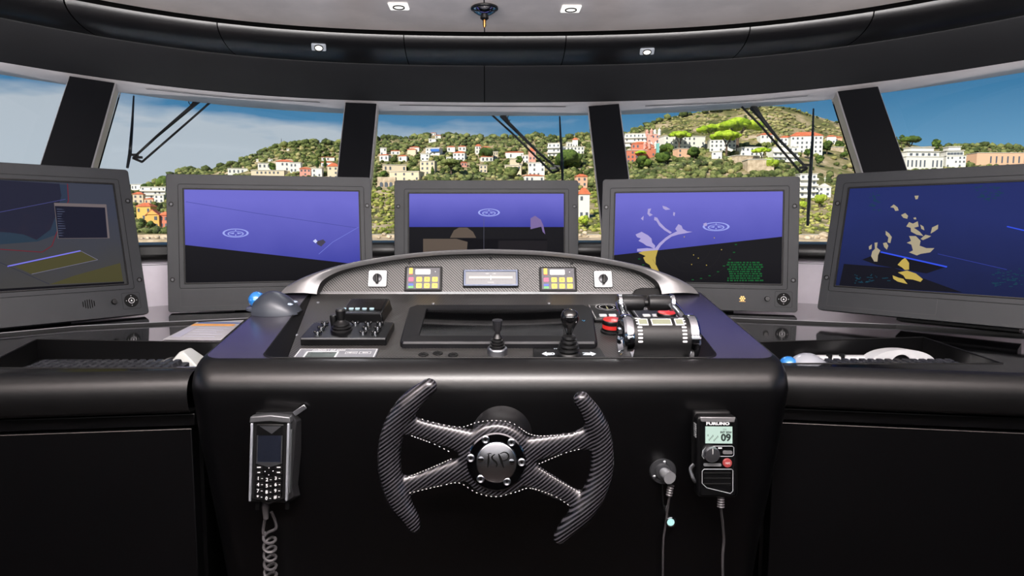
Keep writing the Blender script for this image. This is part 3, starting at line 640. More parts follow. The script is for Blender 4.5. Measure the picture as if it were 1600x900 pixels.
# repeater dials
DIAL = mat('dial_black', (10, 10, 12), .12, spec=.8)
for (px, py), lab, wd in (((948, 487), 'square black repeater with white-ringed dial, behind the red push button', .040), ((1016, 487), 'square black repeater with two white keys, seen under the throttle grips', .040)):
    fr_ = d_fr(px, py); t = thing('heading_repeater', fr_, lab, 'repeater', 'square repeaters on the helm deck')
    x0, y0 = fr_.loc(px-20, 499, .008); x1, y1 = fr_.loc(px+28, 475.5, .008)
    obj('case', B().prism(rrect(x0, y0, x1, y1, .005), 0, .008), BODY, t, bevel=.0015)
    cx, cy = fr_.loc(px, 480.5, .008)
    obj('dial', B().lathe([(.0225, .008), (.0225, .0088), (0, .0088)], 32, c=(cx, cy)), DIAL, t)
    for rr_, n_ in ((.0255, 'outer_ring'), (.0175, 'inner_ring')):
        obj(n_, B().loft([[(cx+r*math.cos(a*math.pi/16), cy+r*math.sin(a*math.pi/16), .0092) for a in range(32)] for r in (rr_, rr_-.0012)]), WPR, t, smooth=False)
    bb = B(); bb.prism([(cx-.002, cy-.012), (cx, cy+.014), (cx+.002, cy-.012)], .0088, .0094); obj('card_mark', bb, mat('olive_print', (120, 120, 80), .5), t)
    for kx in (px-6, px+9):
        x, y = fr_.loc(kx, 493.5, .008); obj('key', B().prism(rrect(x-.008, y-.006, x+.008, y+.006, .002, 2), .008, .0105), WHITE, t)
    frame2(x0+.005, y0+.005, x1-.005, y1-.005, .0008, .0084, WPR, 'outline', t)
# engine throttle
fr_ = d_fr(1025, 556); t = thing('engine_throttle', fr_, 'large twin throttle with black drum and chrome rings on the right of the helm deck', 'throttle')
cz = .041; RD = .0375; w2 = fr_.loc(1070, 527, cz)[0]; w1, cy = fr_.loc(984, 527, cz)
cxm = (w1+w2)/2; hw = (w2-w1)/2
MX = Matrix.Translation((cxm, cy, cz)) @ Matrix.Rotation(math.pi/2, 4, 'Y')      # local z -> x
obj('base_plate', B().box(w1+.004, w2-.004, cy-.055, cy+.045, 0, .006), mat('grey_throttle_base', (135, 135, 138), .35), t, bevel=.001)
obj('red_label', B().box(w1+.012, w1+.028, cy-.0555, cy-.054, .001, .005), REDK, t)
obj('drum', B().lathe([(RD, -hw), (RD, hw)], 48, M=MX), mat('matt_black_drum', (14, 14, 15), .45, spec=.35, bump=.06), t)
for s_ in (-1, 1):
    a, b_ = (hw, hw+.017) if s_ > 0 else (-hw, -hw-.017)
    pr = [(RD-.002, a), (RD+.004, a), (RD+.0055, a+(b_-a)*.2), (RD+.0055, a+(b_-a)*.75), (RD+.002, b_), (RD-.005, b_), (RD-.009, b_-(b_-a)*.25), (RD-.012, b_-(b_-a)*.5), (0.0, b_-(b_-a)*.55)]
    obj('chrome_ring', B().lathe(pr, 48, M=MX), CHROME, t)
gz = cz+.036; gy = fr_.loc(1026, 473, gz)[1]; print('grip', cy, gy)                            # grips, further back and above
for s_ in (-1, 1):
    x = cxm+s_*(hw-.001)
    pts = cr([(x+s_*.004, cy+.010, cz+.025), (x+s_*.004, (cy+gy)/2, (cz+.02+gz)/2+.004), (x, gy, gz)], 5)
    obj('lever_arm', B().tube(pts, [.008]*4+[.0085]*3+[.010]*4, 10, flat=.55, up=(0, -1, 1)), CHROME, t)
MG = Matrix.Translation((cxm, gy, gz)) @ Matrix.Rotation(math.pi/2, 4, 'Y')
GR = mat('soft_black_grip', (16, 16, 17), .42, spec=.35, bump=.05)
for s_ in (-1, 1):
    a, b_ = sorted((s_*.0035, s_*(hw-.002)))
    obj('grip', B().lathe([(.010, a), (.0145, a+.002), (.0155, a+.006), (.0155, b_-.006), (.0145, b_-.002), (.010, b_)], 28, M=MG), GR, t)
    a, b_ = sorted((s_*(hw-.004), s_*(hw+.006)))
    obj('grip_cap', B().lathe([(.014, a), (.0165, a+.002), (.0165, b_-.002), (.013, b_), (0, b_)], 28, M=MG), CHROME, t)
obj('grip_axle', B().lathe([(.008, -hw), (.008, hw)], 16, M=MG), RUB, t)
def on_drum(ang, x0, x1, dw, hh=.0006):
    # small slab lying on the drum at angle ang (0 = towards camera, 90 = top)
    a = R(ang); c_, s_ = math.cos(a), math.sin(a)
    Mx = Matrix(((1, 0, 0, 0), (0, s_, -c_, cy-c_*RD), (0, c_, s_, cz+s_*RD), (0, 0, 0, 1)))
    return B().prism(rrect(x0, -dw/2, x1, dw/2, dw*.45, 3), 0, hh, Mx)
for i, ang in enumerate((8, 18, 28, 38, 48, 60, 72, 84)):
    wf2 = .0085 if i < 5 else .010
    for s_ in (-1, 1):
        xc = cxm+s_*(hw-.011); obj('scale_mark', on_drum(ang, xc-wf2/2, xc+wf2/2, .0034), WPR, t)
LCD = mat('olive_lcd', (120, 124, 104), .3)
for x0, x1 in ((-.042, -.024), (-.0175, .0195), (.026, .042)):
    a = R(66); Mx = Matrix(((1, 0, 0, 0), (0, math.sin(a), -math.cos(a), cy-math.cos(a)*RD), (0, math.cos(a), math.sin(a), cz+math.sin(a)*RD), (0, 0, 0, 1)))
    k = hw/.052
    o = obj('lcd_frame', B().prism(rect(cxm+x0*k, -.008, cxm+x1*k, .008), -.002, .0012, Mx), WPR, t)
    obj('lcd', B().prism(rect(cxm+x0*k+.0014, -.0062, cxm+x1*k-.0014, .0062), .0012, .0016, Mx), LCD, o)
# ================================================================== steering wheel
TW = R(4); WF = Fr(PY(775.5, 717.5, .93), (1, 0, 0), (0, -math.cos(TW), math.sin(TW)))
t = thing('steering_wheel', WF, 'carbon fibre butterfly steering wheel with chrome hub, open at top and bottom', 'steering wheel')
wl = lambda p, z=0: Vector((*WF.loc(*p), z))
bb = B()
lp = cr([wl(p, z) for p, z in (((671, 603), .006), ((648, 622), .004), ((622, 656), .002), ((609, 695), 0), ((610, 740), 0), ((624, 780), .002), ((641, 806), .004), ((648, 820), .005))], 5)
n = len(lp); bb.tube(lp, [(.0125+.0055*min(1, i/7) if i < n-12 else .018-.0075*(i-n+12)/11) for i in range(n)], 14)
bb.ico(lp[0], .0135, 2); bb.ico(lp[-1], .0108, 2)
rp = cr([wl(p, z) for p, z in (((908, 623), .006), ((926, 650), .003), ((939, 690), 0), ((940, 735), 0), ((925, 775), .002), ((905, 803), .003), ((886, 823), .004), ((874, 838), .005))], 5)
n = len(rp); bb.tube(rp, [(.0125+.0055*min(1, i/7) if i < n-12 else .018-.0075*(i-n+12)/11) for i in range(n)], 14)
bb.ico(rp[0], .0135, 2); bb.ico(rp[-1], .0108, 2)
def spoke(a, b_, ra, rb): 
    a, b_ = wl(a), wl(b_); pts = [a.lerp(b_, k/6) for k in range(7)]; bb.tube(pts, [ra*1.9, ra*1.5]+[ra+(rb-ra)*(k/6)**1.3 for k in range(2, 7)], 12, flat=.5, up=(0, 0, 1))
spoke((615, 657), (742, 694), .0115, .022); spoke((612, 766), (742, 727), .0115, .022)
spoke((938, 681), (812, 706), .0125, .022); spoke((932, 796), (812, 734), .0120, .022)
bb.lathe([(0, -.018), (.048, -.016), (.056, -.009), (.0575, 0), (.055, .007), (.048, .0105), (0, .011)], 48)
rim = obj('rim', bb, CARB3, t)
m = rim.modifiers.new('blend', 'REMESH'); m.mode = 'VOXEL'; m.voxel_size = .0022; m.use_smooth_shade = True
m = rim.modifiers.new('soften', 'SMOOTH'); m.factor = .6; m.iterations = 14
obj('hub_ring', B().lathe([(.0435, .008), (.0435, .0135), (.0415, .0152), (.031, .0152), (.0295, .0140)], 56), mat('dark_mirror_ring', (120, 120, 125), .06, 1), t)
obj('hub_cap', B().lathe([(.0295, .0135), (.0295, .0165), (.028, .0175), (0, .0178)], 56), mat('hub_satin_chrome', (215, 216, 222), .24, 1, bump=.05, bs=60), t)
for px, py in ((758.5, 686.5), (799, 691), (735.5, 715.5), (815, 722), (751, 748), (792, 752)):
    x, y = WF.loc(px, py, .015); o = obj('screw', B().lathe([(.0058, .015), (.0058, .0168), (.0045, .0178), (.003, .0170), (0, .0170)], 18, c=(x, y)), STEEL, t)
    obj('socket', B().prism([(x+.0022*math.cos(a*math.pi/3), y+.0022*math.sin(a*math.pi/3)) for a in range(6)], .0170, .0174), BLK, o)
for px, py in ((751, 717.5), (800, 721.5)):
    x, y = WF.loc(px, py, .017); obj('rivet', B().lathe([(.0040, .0175), (.0040, .0188), (.002, .0194), (0, .0194)], 16, c=(x, y)), CHROME, t)
bb = B(); z = .0179
def stroke(pts, w): 
    q = cr([Vector((*WF.loc(a, b_, z), 0)) for a, b_ in pts], 5); L1, L2 = [], []
    for i, p in enumerate(q):
        d_ = (q[min(i+1, len(q)-1)]-q[max(i-1, 0)]).normalized(); nn = Vector((-d_.y, d_.x, 0)); ww = w*(.35+.65*math.sin(math.pi*i/(len(q)-1)))
        L1.append(p+nn*ww+Vector((0, 0, z))); L2.append(p-nn*ww+Vector((0, 0, z)))
    e_ = Vector((0, 0, .0006)); bb.loft([[p for p in L1], [p+e_ for p in L1], [p+e_ for p in L2], [p for p in L2]], False)
stroke([(763.5, 709.5), (763.2, 720), (762, 730.5)], .0014); stroke([(761, 709), (766, 708.5), (768, 709)], .0005)
stroke([(773.5, 709.5), (769, 713), (769.5, 717), (775, 722), (776.5, 726), (775, 730)], .0013)
stroke([(779, 709), (783, 719), (787, 731)], .0018)
stroke([(781, 709), (788, 706.5), (794, 709.5), (794.5, 715), (790, 719), (785, 719.5)], .0010)
obj('monogram', bb, BLK, t, smooth=False)
def stitches(pts, name='stitching'):
    q = cr([wl(p) for p in pts], 8); b2 = B(); acc = 0; q = [v for v in q]
    dep = bpy.context
    for a, b_ in zip(q, q[1:]):
        acc += (b_-a).length
        if acc > .0042:
            acc = 0; d_ = (b_-a).normalized(); b2.tube([a-d_*.0011+Vector((0, 0, .0085)), a+d_*.0011+Vector((0, 0, .0085))], .00055, 5)
    return b2
b2all = [[(657, 652), (690, 661), (722, 665), (745, 658), (772, 655), (800, 659), (830, 677), (870, 678), (905, 673)],
 [(642, 767), (690, 756), (718, 752), (745, 767), (775, 773), (805, 766), (828, 760), (865, 772), (889, 787)],
 [(645, 679), (680, 692), (708, 706)], [(640, 742), (675, 728), (709, 713)], [(842, 722), (880, 706), (906, 699)], [(842, 730), (875, 750), (908, 768)]]
for q in b2all: obj('stitching', stitches(q), mat('pale_thread', (200, 196, 196), .6), t)
# column
fb = PY(785, 676, 1.04)
cyl = Fr(fb, (1, 0, 0), WF.n); d_ = (WF.o-fb); L0 = -d_.dot(WF.n)
c2 = B(); steps = [(.0, .050), (.012, .049), (.018, .043), (.045, .040), (.095, .036)]
axis = (WF.o-WF.n*.016-fb)
rings = [[Vector((r*math.cos(a*math.pi/20), r*math.sin(a*math.pi/20), 0)) for a in range(40)] for _, r in steps]
rings = [[WF.M.inverted() @ (cyl.M @ p+axis*(s_/.095)) for p in rg] for rg, (s_, r) in zip(rings, steps)]
obj('column', c2.loft(rings, True, True, True), mat('black_column_collar', (16, 16, 18), .3), t, ang=40)
# ================================================================== handsets on the console face
def face_y(z): return 1.035+max(0, (ZC-.30-z))*.08
def face_pt(px, py, out=0):
    Y = 1.04
    for _ in range(8): p = PY(px, py, Y-out); Y = face_y(p.z)
    return p
# telephone
pc = face_pt(424, 718, .045); NF = Fr(pc, (1, .14, -.04), (.10, -1, .10))
t = thing('telephone_handset', NF, 'slim black and silver keypad telephone handset hung on the left of the console face', 'telephone')
q = [NF.loc(*p) for p in ((391, 655), (454, 655), (396, 788), (447, 786))]
hw, hh = (q[1][0]-q[0][0])/2-.002, (q[0][1]-q[2][1])/2; x0, y0 = (q[0][0]+q[1][0]+q[2][0]+q[3][0])/4, (q[0][1]+q[2][1])/2
S = lambda a, b_, z=0: (x0+a*hw, y0+b_*hh, z)
def P2(pts, z0, z1): return B().prism([S(a, b_)[:2] for a, b_ in pts], z0, z1)
obj('body', P2([(-.93, 1), (.93, 1), (.93, -.86), (0, -1), (-.93, -.86)], -.014, .004), MATTE, t, bevel=.002)
obj('faceplate', P2([(-.72, .9), (.72, .9), (.72, -.8), (0, -.92), (-.72, -.8)], .004, .0065), BODY, t, bevel=.001)
for s_ in (-1, 1): obj('silver_rail', B().box(x0+s_*hw*.96-.0020, x0+s_*hw*.96+.0020, y0-hh*.9, y0+hh*.93, -.006, .0082), mat('phone_silver', (176, 180, 188), .25, .6), t, bevel=.0015)
obj('top_cap', P2([(-1.1, .93), (0, .97), (1.1, .93), (1.05, 1.08), (0, 1.13), (-1.05, 1.08)], -.012, .0085), mat('phone_cap_silver', (88, 89, 92), .3, .5), t, bevel=.002)
obj('earpiece', P2([(-.55, .86), (0, .86), (.6, .86), (.1, .68)], .0065, .0075), STEEL, t)
obj('screen', P2(rect(-.62, .02, .62, .64), .0065, .0072), mat('phone_screen', (22, 25, 34), .12), t)
for s_ in (-1, 1): obj('screen_rail', P2(rect(s_*.64-.03, 0, s_*.64+.03, .64), .0065, .0078), STEEL, t)
obj('screen_chevron', P2([(-.68, .02), (.68, .02), (.68, -.01), (0, -.1), (-.68, -.01)], .0065, .0078), STEEL, t)
for r_ in range(4):
    for c_ in range(3):
        cx_, cy_ = (-.46, 0, .46)[c_], -.36-r_*.145-(.03 if c_ == 1 else 0)
        k = obj('key', B().prism(rrect(*S(cx_-.2, cy_-.055)[:2], *S(cx_+.2, cy_+.055)[:2], .0012, 2), .0065, .0078), MATTE, t)
        s_ = '123456789*0#'[r_*3+c_]; tx, ty, _ = S(cx_-.08, cy_); text('digit', s_, hh*.11, WPR, k, tx, ty, .0078, bold=.00015)
        tx, ty, _ = S(cx_+.09, cy_); obj('key_print', B().prism(rect(tx-.0004, ty-.0004, tx+.0022, ty+.0004), .0078, .0081), WPR, k)
for a, b_, w_ in ((-.52, -.1, .16), (.52, -.1, .16), (-.52, -.22, .12), (.52, -.22, .14)):
    k = obj('key', B().prism(rrect(*S(a-.19, b_-.045)[:2], *S(a+.19, b_+.045)[:2], .001, 2), .0065, .0078), MATTE, t)
    obj('key_print', B().prism(rect(*S(a-w_*.6, b_-.01)[:2], *S(a+w_*.6, b_+.012)[:2]), .0078, .0081), WPR, k)
bb = B()
for a, b_ in ((0, -.12), (0, -.28), (-.2, -.2), (.22, -.19)): x, y, _ = S(a, b_); bb.lathe([(.0008, .0066), (.0008, .0072), (0, .0073)], 8, c=(x, y))
obj('nav_dots', bb, WPR, t)
obj('side_buttons', B().box(x0+hw*.96+.002, x0+hw*.96+.0042, y0-hh*.75, y0+hh*.75, -.010, .000), mat('grey_side_keys', (95, 98, 100), .3, .5), t, bevel=.001)
# cradle behind it
crd = thing('handset_cradle', Fr(NF.w(0, 0, -.02), NF.x, NF.n), 'black faceted wall cradle holding the keypad telephone', 'cradle')
bb = B().loft([[S(-1.1, 1.08, -.024), S(1.1, 1.12, -.024), S(1.55, .95, -.024), S(1.3, -.7, -.024), S(1.45, -.98, -.024), S(.9, -1.12, -.024), S(-1.25, -1.05, -.024), S(-1.1, -.8, -.024)],
    [S(-1.0, 1.05, .004), S(1.0, 1.08, .004), S(1.25, .9, .0), S(1.08, -.6, .0), S(1.2, -.9, .0), S(.8, -1.02, .004), S(-1.15, -.98, .004), S(-1.0, -.8, .004)]], True, True, True, Matrix.Translation((0, 0, .006)))
obj('shell', bb, mat('cradle_plastic', (30, 30, 32), .38), crd, bevel=.0015)
o = obj('clip', B().box(-.011, .011, -.004, .004, 0, .005, Matrix.Translation((x0+hw*1.4, y0+hh*1.17, 0)) @ Matrix.Rotation(R(35), 4, 'Z')), STEEL, crd, bevel=.0006)
for s_ in (-1, 1): obj('foot', B().box(x0+s_*hw*.8-.003, x0+s_*hw*.8+.003, y0-hh*1.25, y0-hh*.95, -.012, -.004), MATTE, crd)
# coiled cord
c0 = NF.w(x0+.000, y0-hh*1.0, -.002); t = thing('coiled_cord', c0, 'coiled grey telephone cord hanging below the keypad telephone', 'cord')
CORD = mat('grey_cord', (62, 60, 62), .38)
p0 = face_pt(415, 792, .042)-c0
obj('strain_relief', B().tube([p0+Vector((0, 0, .008)), p0, p0+Vector((0, 0, -.010)), p0+Vector((0, 0, -.020))], [.0045, .006, .005, .004], 10), CORD, t)
def fp(px, py, o_=.03): return face_pt(px, py, o_)-c0
pts = cr([fp(414, 812), fp(411, 830), fp(414, 838)], 5)
a0, b0 = fp(421, 836), fp(424, 945); turns = 8; K = 130
hel = []
for i in range(K):
    u = i/K; c_ = a0.lerp(b0, u); an = u*turns*2*math.pi+math.pi*.8; hel.append(c_+Vector((.0095*math.cos(an), .0095*math.sin(an), .004*math.sin(an))))
obj('cord', B().tube(cr(pts+hel[:1], 2)+hel, .0026, 7), CORD, t)
obj('return_cord', B().tube(cr([fp(424, 800, .035), fp(430, 815, .03), fp(431, 826), fp(419, 832), fp(414, 838)], 5), .0026, 7), CORD, t)
# radio handset
pc = face_pt(1118, 716, .050); NF = Fr(pc, (1, .02, .0), (-.05, -1, .10))
t = thing('radio_handset', NF, 'black radio handset with pale green readout showing 09 on the console face', 'radio')
q = [NF.loc(*p) for p in ((1089, 650), (1153, 650), (1091, 777), (1150, 772))]
hw, hh = (q[1][0]-q[0][0])/2, (q[0][1]-q[2][1])/2; x0, y0 = (q[0][0]+q[1][0])/2, (q[0][1]+q[2][1])/2
obj('body', B().prism(rrect(x0-hw, y0-hh, x0+hw, y0+hh, .007), -.022, .0), BODY, t, bevel=.004, seg=3)
obj('faceplate', B().prism(rrect(x0-hw*.84, y0-hh*.94, x0+hw*.86, y0+hh*.86, .004), 0, .0012), mat('gloss_black_face', (8, 8, 9), .2), t)
obj('top_bar', B().prism([S(-.88, .98)[:2], S(.88, .98)[:2], S(.8, .86)[:2], S(-.8, .86)[:2]], -.001, .0024), SILVER, t, bevel=.001)
cxs = lambda px, py: NF.loc(px, py, .001)
text('lettering', 'FURUNO', .0062, WPR, t, cxs(1123, 662)[0]/1.45, cxs(1123, 662)[1], .0013, sx=1, bold=.0003).scale = (1.45, 1, 1)
(ax, ay), (bx, by) = cxs(1102, 692.5), cxs(1144, 666.5)
sc = obj('readout', B().prism(rect(ax, ay, bx, by), .0012, .0018), mat('green_lcd', (172, 196, 186), .3, emit=.75), t)
LCI = mat('lcd_ink', (25, 35, 32), .4)
x, y = cxs(1134, 684); text('digits', '09', .0155, LCI, sc, x, y, .0018, bold=.0006)
x, y = cxs(1134, 675.5); text('lettering', 'INT 25W', .0045, LCI, sc, x, y, .0018, bold=.0002); x, y = cxs(1132, 671); text('lettering', 'CH', .0035, LCI, sc, x, y, .0018)
bb = B()
for i in range(9):
    x, y = cxs(1106+i*1.9, 680+(i*7) % 9); bb.prism(rect(x-.0008, y-.0016, x+.0008, y+.0016), .0018, .0019)
obj('faint_segments', bb, mat('lcd_faint_ink', (110, 128, 120), .4), sc)
GLN = mat('grey_outline', (165, 168, 172), .35, .4)
def outline_tube(pts, name, par, r=.0006, closed=True, z=.0014):
    q = [Vector((*cxs(*p), z)) for p in pts]; obj(name, B().tube(q+([q[0]] if closed else []), r, 5), GLN, par)
outline_tube([(1112, 697), (1144, 697), (1146.5, 699), (1146.5, 711), (1144, 713), (1124, 713)], 'outline', t, closed=False)
outline_tube([(1103, 699), (1098, 704), (1097, 712), (1100, 717)], 'outline', t, closed=False)
outline_tube([(1100, 733), (1143, 733), (1145, 735), (1145, 767), (1141, 771), (1104, 762), (1097, 755), (1097, 736)], 'outline', t)
x, y = cxs(1110.5, 708.5); k = obj('knob', B().lathe([(.0125, .001), (.0125, .008), (.0105, .012), (0, .0122)], 28, c=(x, y)), STEEL, t, ang=20); obj('knob_dot', B().prism(rect(x-.0004, y+.002, x+.0004, y+.010), .0120, .0126), WPR, k)
x, y = cxs(1136.5, 706.5); obj('key', B().prism(rrect(x-.0075, y-.0028, x+.0075, y+.0028, .0024, 3), .0012, .003), SILVER, t)
x, y = cxs(1125, 700); obj('key_print', B().prism(rect(x-.003, y-.001, x+.003, y+.001), .0012, .0015), WPR, t)
x, y = cxs(1113, 726); obj('key_bar', B().prism(rrect(x-.014, y-.0024, x+.014, y+.0024, .002, 3), .0012, .0022), mat('grey_key_bar', (95, 97, 99), .4), t)
x, y = cxs(1136, 723); k = obj('distress_key', B().lathe([(.0072, .001), (.0072, .003), (.006, .0042), (0, .0044)], 24, c=(x, y)), mat('rose_button', (190, 75, 75), .4, emit=.3), t); text('lettering', '16/C', .0042, WPR, k, x, y, .0045)
for py in (739, 747.5, 756): (ax, ay), (bx, by) = cxs(1100, py), cxs(1141.5, py); obj('grille_bar', B().tube([(ax, ay, .0012), (bx, by, .0012)], .0012, 6), MATTE, t)
for i in range(7): 
    a, b_ = NF.loc(1086, 664+i*3.2); obj('side_rib', B().box(x0-hw-.0012, x0-hw+.001, b_-.0012, b_+.0008, -.016, -.004), mat('grey_rib', (120, 122, 124), .4), t)
(ax, ay) = NF.loc(1083, 738); o = obj('ptt_lever', B().tube(cr([(x0-hw-.002, ay+.010, -.010), (x0-hw-.008, ay+.002, -.010), (x0-hw-.004, ay-.012, -.008), (x0-hw-.000, ay-.018, -.008)], 4), .003, 8, flat=.6), STEEL, t)
obj('strain_relief', B().tube([Vector((x0+hw*.25, y0-hh+.002-i*.002, -.010)) for i in range(11)], [.0045 if i % 2 else .0062 for i in range(11)], 10), CORD, t)
hk = thing('handset_hanger', Fr(NF.w(0, 0, -.022), NF.x, NF.n), 'black bracket fixing the radio handset to the console face', 'bracket')
obj('bracket', B().box(x0-hw*.95, x0+hw*.9, y0-hh*.6, y0+hh*1.06, -.022, -.0005), MATTE, hk, bevel=.004)
base = NF.w(x0+hw*.25, y0-hh-.018, -.010); t = thing('hanging_cord', base, 'thin dark straight cord hanging from the radio handset', 'cord')
obj('cord', B().tube(cr([Vector((0, 0, 0)), face_pt(1131, 840, .03)-base, face_pt(1129, 880, .03)-base, face_pt(1132, 990, .03)-base], 5), .0022, 6), CORD, t)
# jack socket
pc = face_pt(1035, 735, .002); NF = Fr(pc, (1, 0, 0), (0, -1, .05)); t = thing('jack_socket', NF, 'round chrome jack socket flange with two visible screws, left of the radio handset', 'socket')
obj('flange', B().lathe([(.0225, 0), (.0225, .003), (.021, .0055), (.015, .0065), (.013, .010), (.010, .011)], 36), mat('grey_metal_flange', (60, 61, 64), .28, .5), t)
for px, py in ((1037, 721), (1021, 743.5), (1051, 742)): x, y = NF.loc(px, py); obj('screw', B().lathe([(.0035, .005), (.0035, .0075), (.002, .0085), (0, .0085)], 14, c=(x, y)), STEEL, t)
obj('cap_strap', B().tube(cr([Vector((*NF.loc(1034, 750), .003)), Vector((*NF.loc(1036, 790), .004)), Vector((*NF.loc(1044, 806), .004)), Vector((*NF.loc(1047, 814), .004))], 4), .0014, 6), RUB, t)
x, y = NF.loc(1047, 813); obj('sealing_cap', B().lathe([(.0075, .0), (.0085, .002), (.0085, .007), (.006, .008), (0, .008)], 24, c=(x, y)), CHROME, t); obj('cap_disc', B().lathe([(.0062, .008), (0, .0084)], 24, c=(x-.001, y)), mat('pale_cyan_disc', (150, 200, 200), .4), t)
pp = thing('jack_plug', Fr(NF.w(0, 0, .011), NF.x, NF.n), 'angled chrome jack plug with thin cord pushed into the round socket', 'plug')
e1 = Vector((*NF.loc(1046, 746, .03), .022)); obj('barrel', B().tube([(-.001, .001, -.004), (0.002, -.001, .006), e1*.55+Vector((0, 0, .004)), e1], [.0075, .0095, .0095, .0105], 20), mat('satin_plug', (150, 152, 156), .28, .5), pp, ang=30)
q = Vector((*NF.loc(1043, 752), .008)); obj('strain_relief', B().tube([q+Vector((-.0003*i, -.002*i, 0)) for i in range(10)], [.0045 if i % 2 else .0058 for i in range(10)], 10), CORD, pp)
b0 = NF.w(0, 0, .011); iv = lambda v: Fr(NF.w(0, 0, .011), NF.x, NF.n).M.inverted() @ v
obj('cord', B().tube(cr([q+Vector((-.002, -.018, 0)), iv(face_pt(1040, 820, .014)), iv(face_pt(1036, 860, .014)), iv(face_pt(1036, 990, .014))], 5), .0018, 6), CORD, pp)
# ================================================================== monitors
def monitor(corners, yaw, tilt, base_px, Yb, screen, label, extras, side_, offL=None, offR=None):
    n = Vector((math.sin(R(yaw))*math.cos(R(tilt)), -math.cos(R(yaw))*math.cos(R(tilt)), math.sin(R(tilt))))
    xa = Vector((math.cos(R(yaw)), math.sin(R(yaw)), 0)); fr_ = Fr(PY(*base_px, Yb), xa, n)
    tlc, trc, blc, brc = [fr_.loc(*c) if c else None for c in corners]
    W0 = .585
    if tlc is None: xr = (trc[0]+brc[0])/2; xl = xr-W0; yt = trc[1]; ybm = brc[1]
    elif trc is None: xl = (tlc[0]+blc[0])/2; xr = xl+W0; yt = tlc[1]; ybm = blc[1]
    else: xl = (tlc[0]+blc[0])/2; xr = (trc[0]+brc[0])/2; yt = (tlc[1]+trc[1])/2; ybm = (blc[1]+brc[1])/2
    fr_ = Fr(fr_.w(xl, ybm), xa, n); Wd = xr-xl; Hd = yt-ybm
    print('monitor', label[:30], round(Wd, 3), round(Hd, 3), [round(v, 3) for v in fr_.o])
    t = thing('monitor', fr_, label, 'monitor', 'row of five bridge monitors')
    L_ = lambda p, h=0: fr_.loc(p[0], p[1], h)
    q = [L_(p) if p else None for p in screen]          # tl, tr, bl, br
    if q[0] is None: s1 = (q[1][0]+q[3][0])/2; s0 = Wd-s1; st = q[1][1]; sb = q[3][1]
    elif q[1] is None: s0 = (q[0][0]+q[2][0])/2; s1 = Wd-s0; st = q[0][1]; sb = q[2][1]
    else: s0 = (q[0][0]+q[2][0])/2; s1 = (q[1][0]+(q[3] or q[1])[0])/2; st = (q[0][1]+q[1][1])/2; sb = q[2][1] if q[3] is None else (q[2][1]+q[3][1])/2
    o = [(x, y) for x, y in rrect(0, 0, Wd, Hd, .008, 4)]; i_ = [(x, y) for x, y in rrect(s0, sb, s1, st, .002, 4)]
    bb = B().loft([[(x, y, -.018) for x, y in o], [(x, y, -.0015) for x, y in o], [(Wd/2+(x-Wd/2)*.996, Hd/2+(y-Hd/2)*.996, 0) for x, y in o], [(x, y, 0) for x, y in i_], [(x, y, -.005) for x, y in i_]])
    obj('bezel', bb, BEZ, t, ang=12)
    obj('housing', B().box(.015, Wd-.015, .02, Hd-.015, -.075, -.016), MATTE, t, bevel=.006)
    obj('stand', B().loft([[(Wd*.3, -.004, -.07), (Wd*.7, -.004, -.07), (Wd*.7, -.004, -.03), (Wd*.3, -.004, -.03)], [(Wd*.3, .08, -.074), (Wd*.7, .08, -.074), (Wd*.7, .08, -.03), (Wd*.3, .08, -.03)]], True, True, True), MATTE, t)
    def groove(x0, y0, x1, y1, r, w=.0011, m=BLK, n_='groove'):
        a = rrect(x0, y0, x1, y1, r, 4); c = rrect(x0+w, y0+w, x1-w, y1-w, max(r-w, .0005), 4)
        return obj(n_, B().loft([[(x, y, .0003) for x, y in a], [(x, y, .0003) for x, y in c]]), m, t, smooth=False)
    gm = min(.016, s0*.5); groove(s0-gm, sb-gm, s1+gm, st+gm*.95, .006)
    obj('screen_rim', B().loft([[(x, y, .0004) for x, y in rrect(s0-.004, sb-.004, s1+.004, st+.004, .003, 4)], [(x, y, .0016) for x, y in rrect(s0-.003, sb-.003, s1+.003, st+.003, .003, 4)], [(x, y, .0016) for x, y in rrect(s0-.001, sb-.001, s1+.001, st+.001, .002, 4)], [(x, y, -.003) for x, y in rrect(s0, sb, s1, st, .001, 4)]]), MATTE, t)
    for x, y in ((.0125, Hd*.78), (Wd-.0125, Hd*.78), (.0125, Hd*.235), (Wd-.0125, Hd*.235)):
        k = obj('screw', B().lathe([(.0068, .0), (.0068, .0012), (.0055, .0012), (.0052, -.001), (0, -.001)], 18, c=(x, y)), MATTE, t); obj('screw_head', B().lathe([(.004, -.001), (.0035, .0012), (0, .0014)], 14, c=(x, y)), GREYP, k)
    cyb = sb*.46
    if 'controls' in extras:
        cx = Wd-extras['controls']
        k = obj('control_pad', B().lathe([(.0175, 0), (.0175, .0012), (.016, .002), (0, .002)], 32, c=(cx, cyb)), mat('pad_black', (10, 10, 11), .7, spec=.15), t, ang=20)
        bb = B().loft([[(cx+r*math.cos(a*math.pi/12), cyb+r*math.sin(a*math.pi/12), .0022) for a in range(24)] for r in (.0075, .0064)])
        for dx, dy in ((.0125, 0), (-.0125, 0), (0, .0125), (0, -.0125)): bb.prism(rect(cx+dx-.0007, cyb+dy-.0007, cx+dx+.0007, cyb+dy+.0007), .002, .0024)
        bb.prism([(cx-.0026, cyb-.002), (cx+.0026, cyb-.002), (cx, cyb+.003)], .002, .0024)
        obj('pad_print', bb, WPR, k, smooth=False)
        groove(cx-.022, cyb-.022, cx+.022, cyb+.021, .003, .0006)
        kx = cx-.042; obj('knob', B().lathe([(.0068, 0), (.0068, .007), (.0058, .009), (0, .0092)], 20, c=(kx, cyb)), RUB, t)
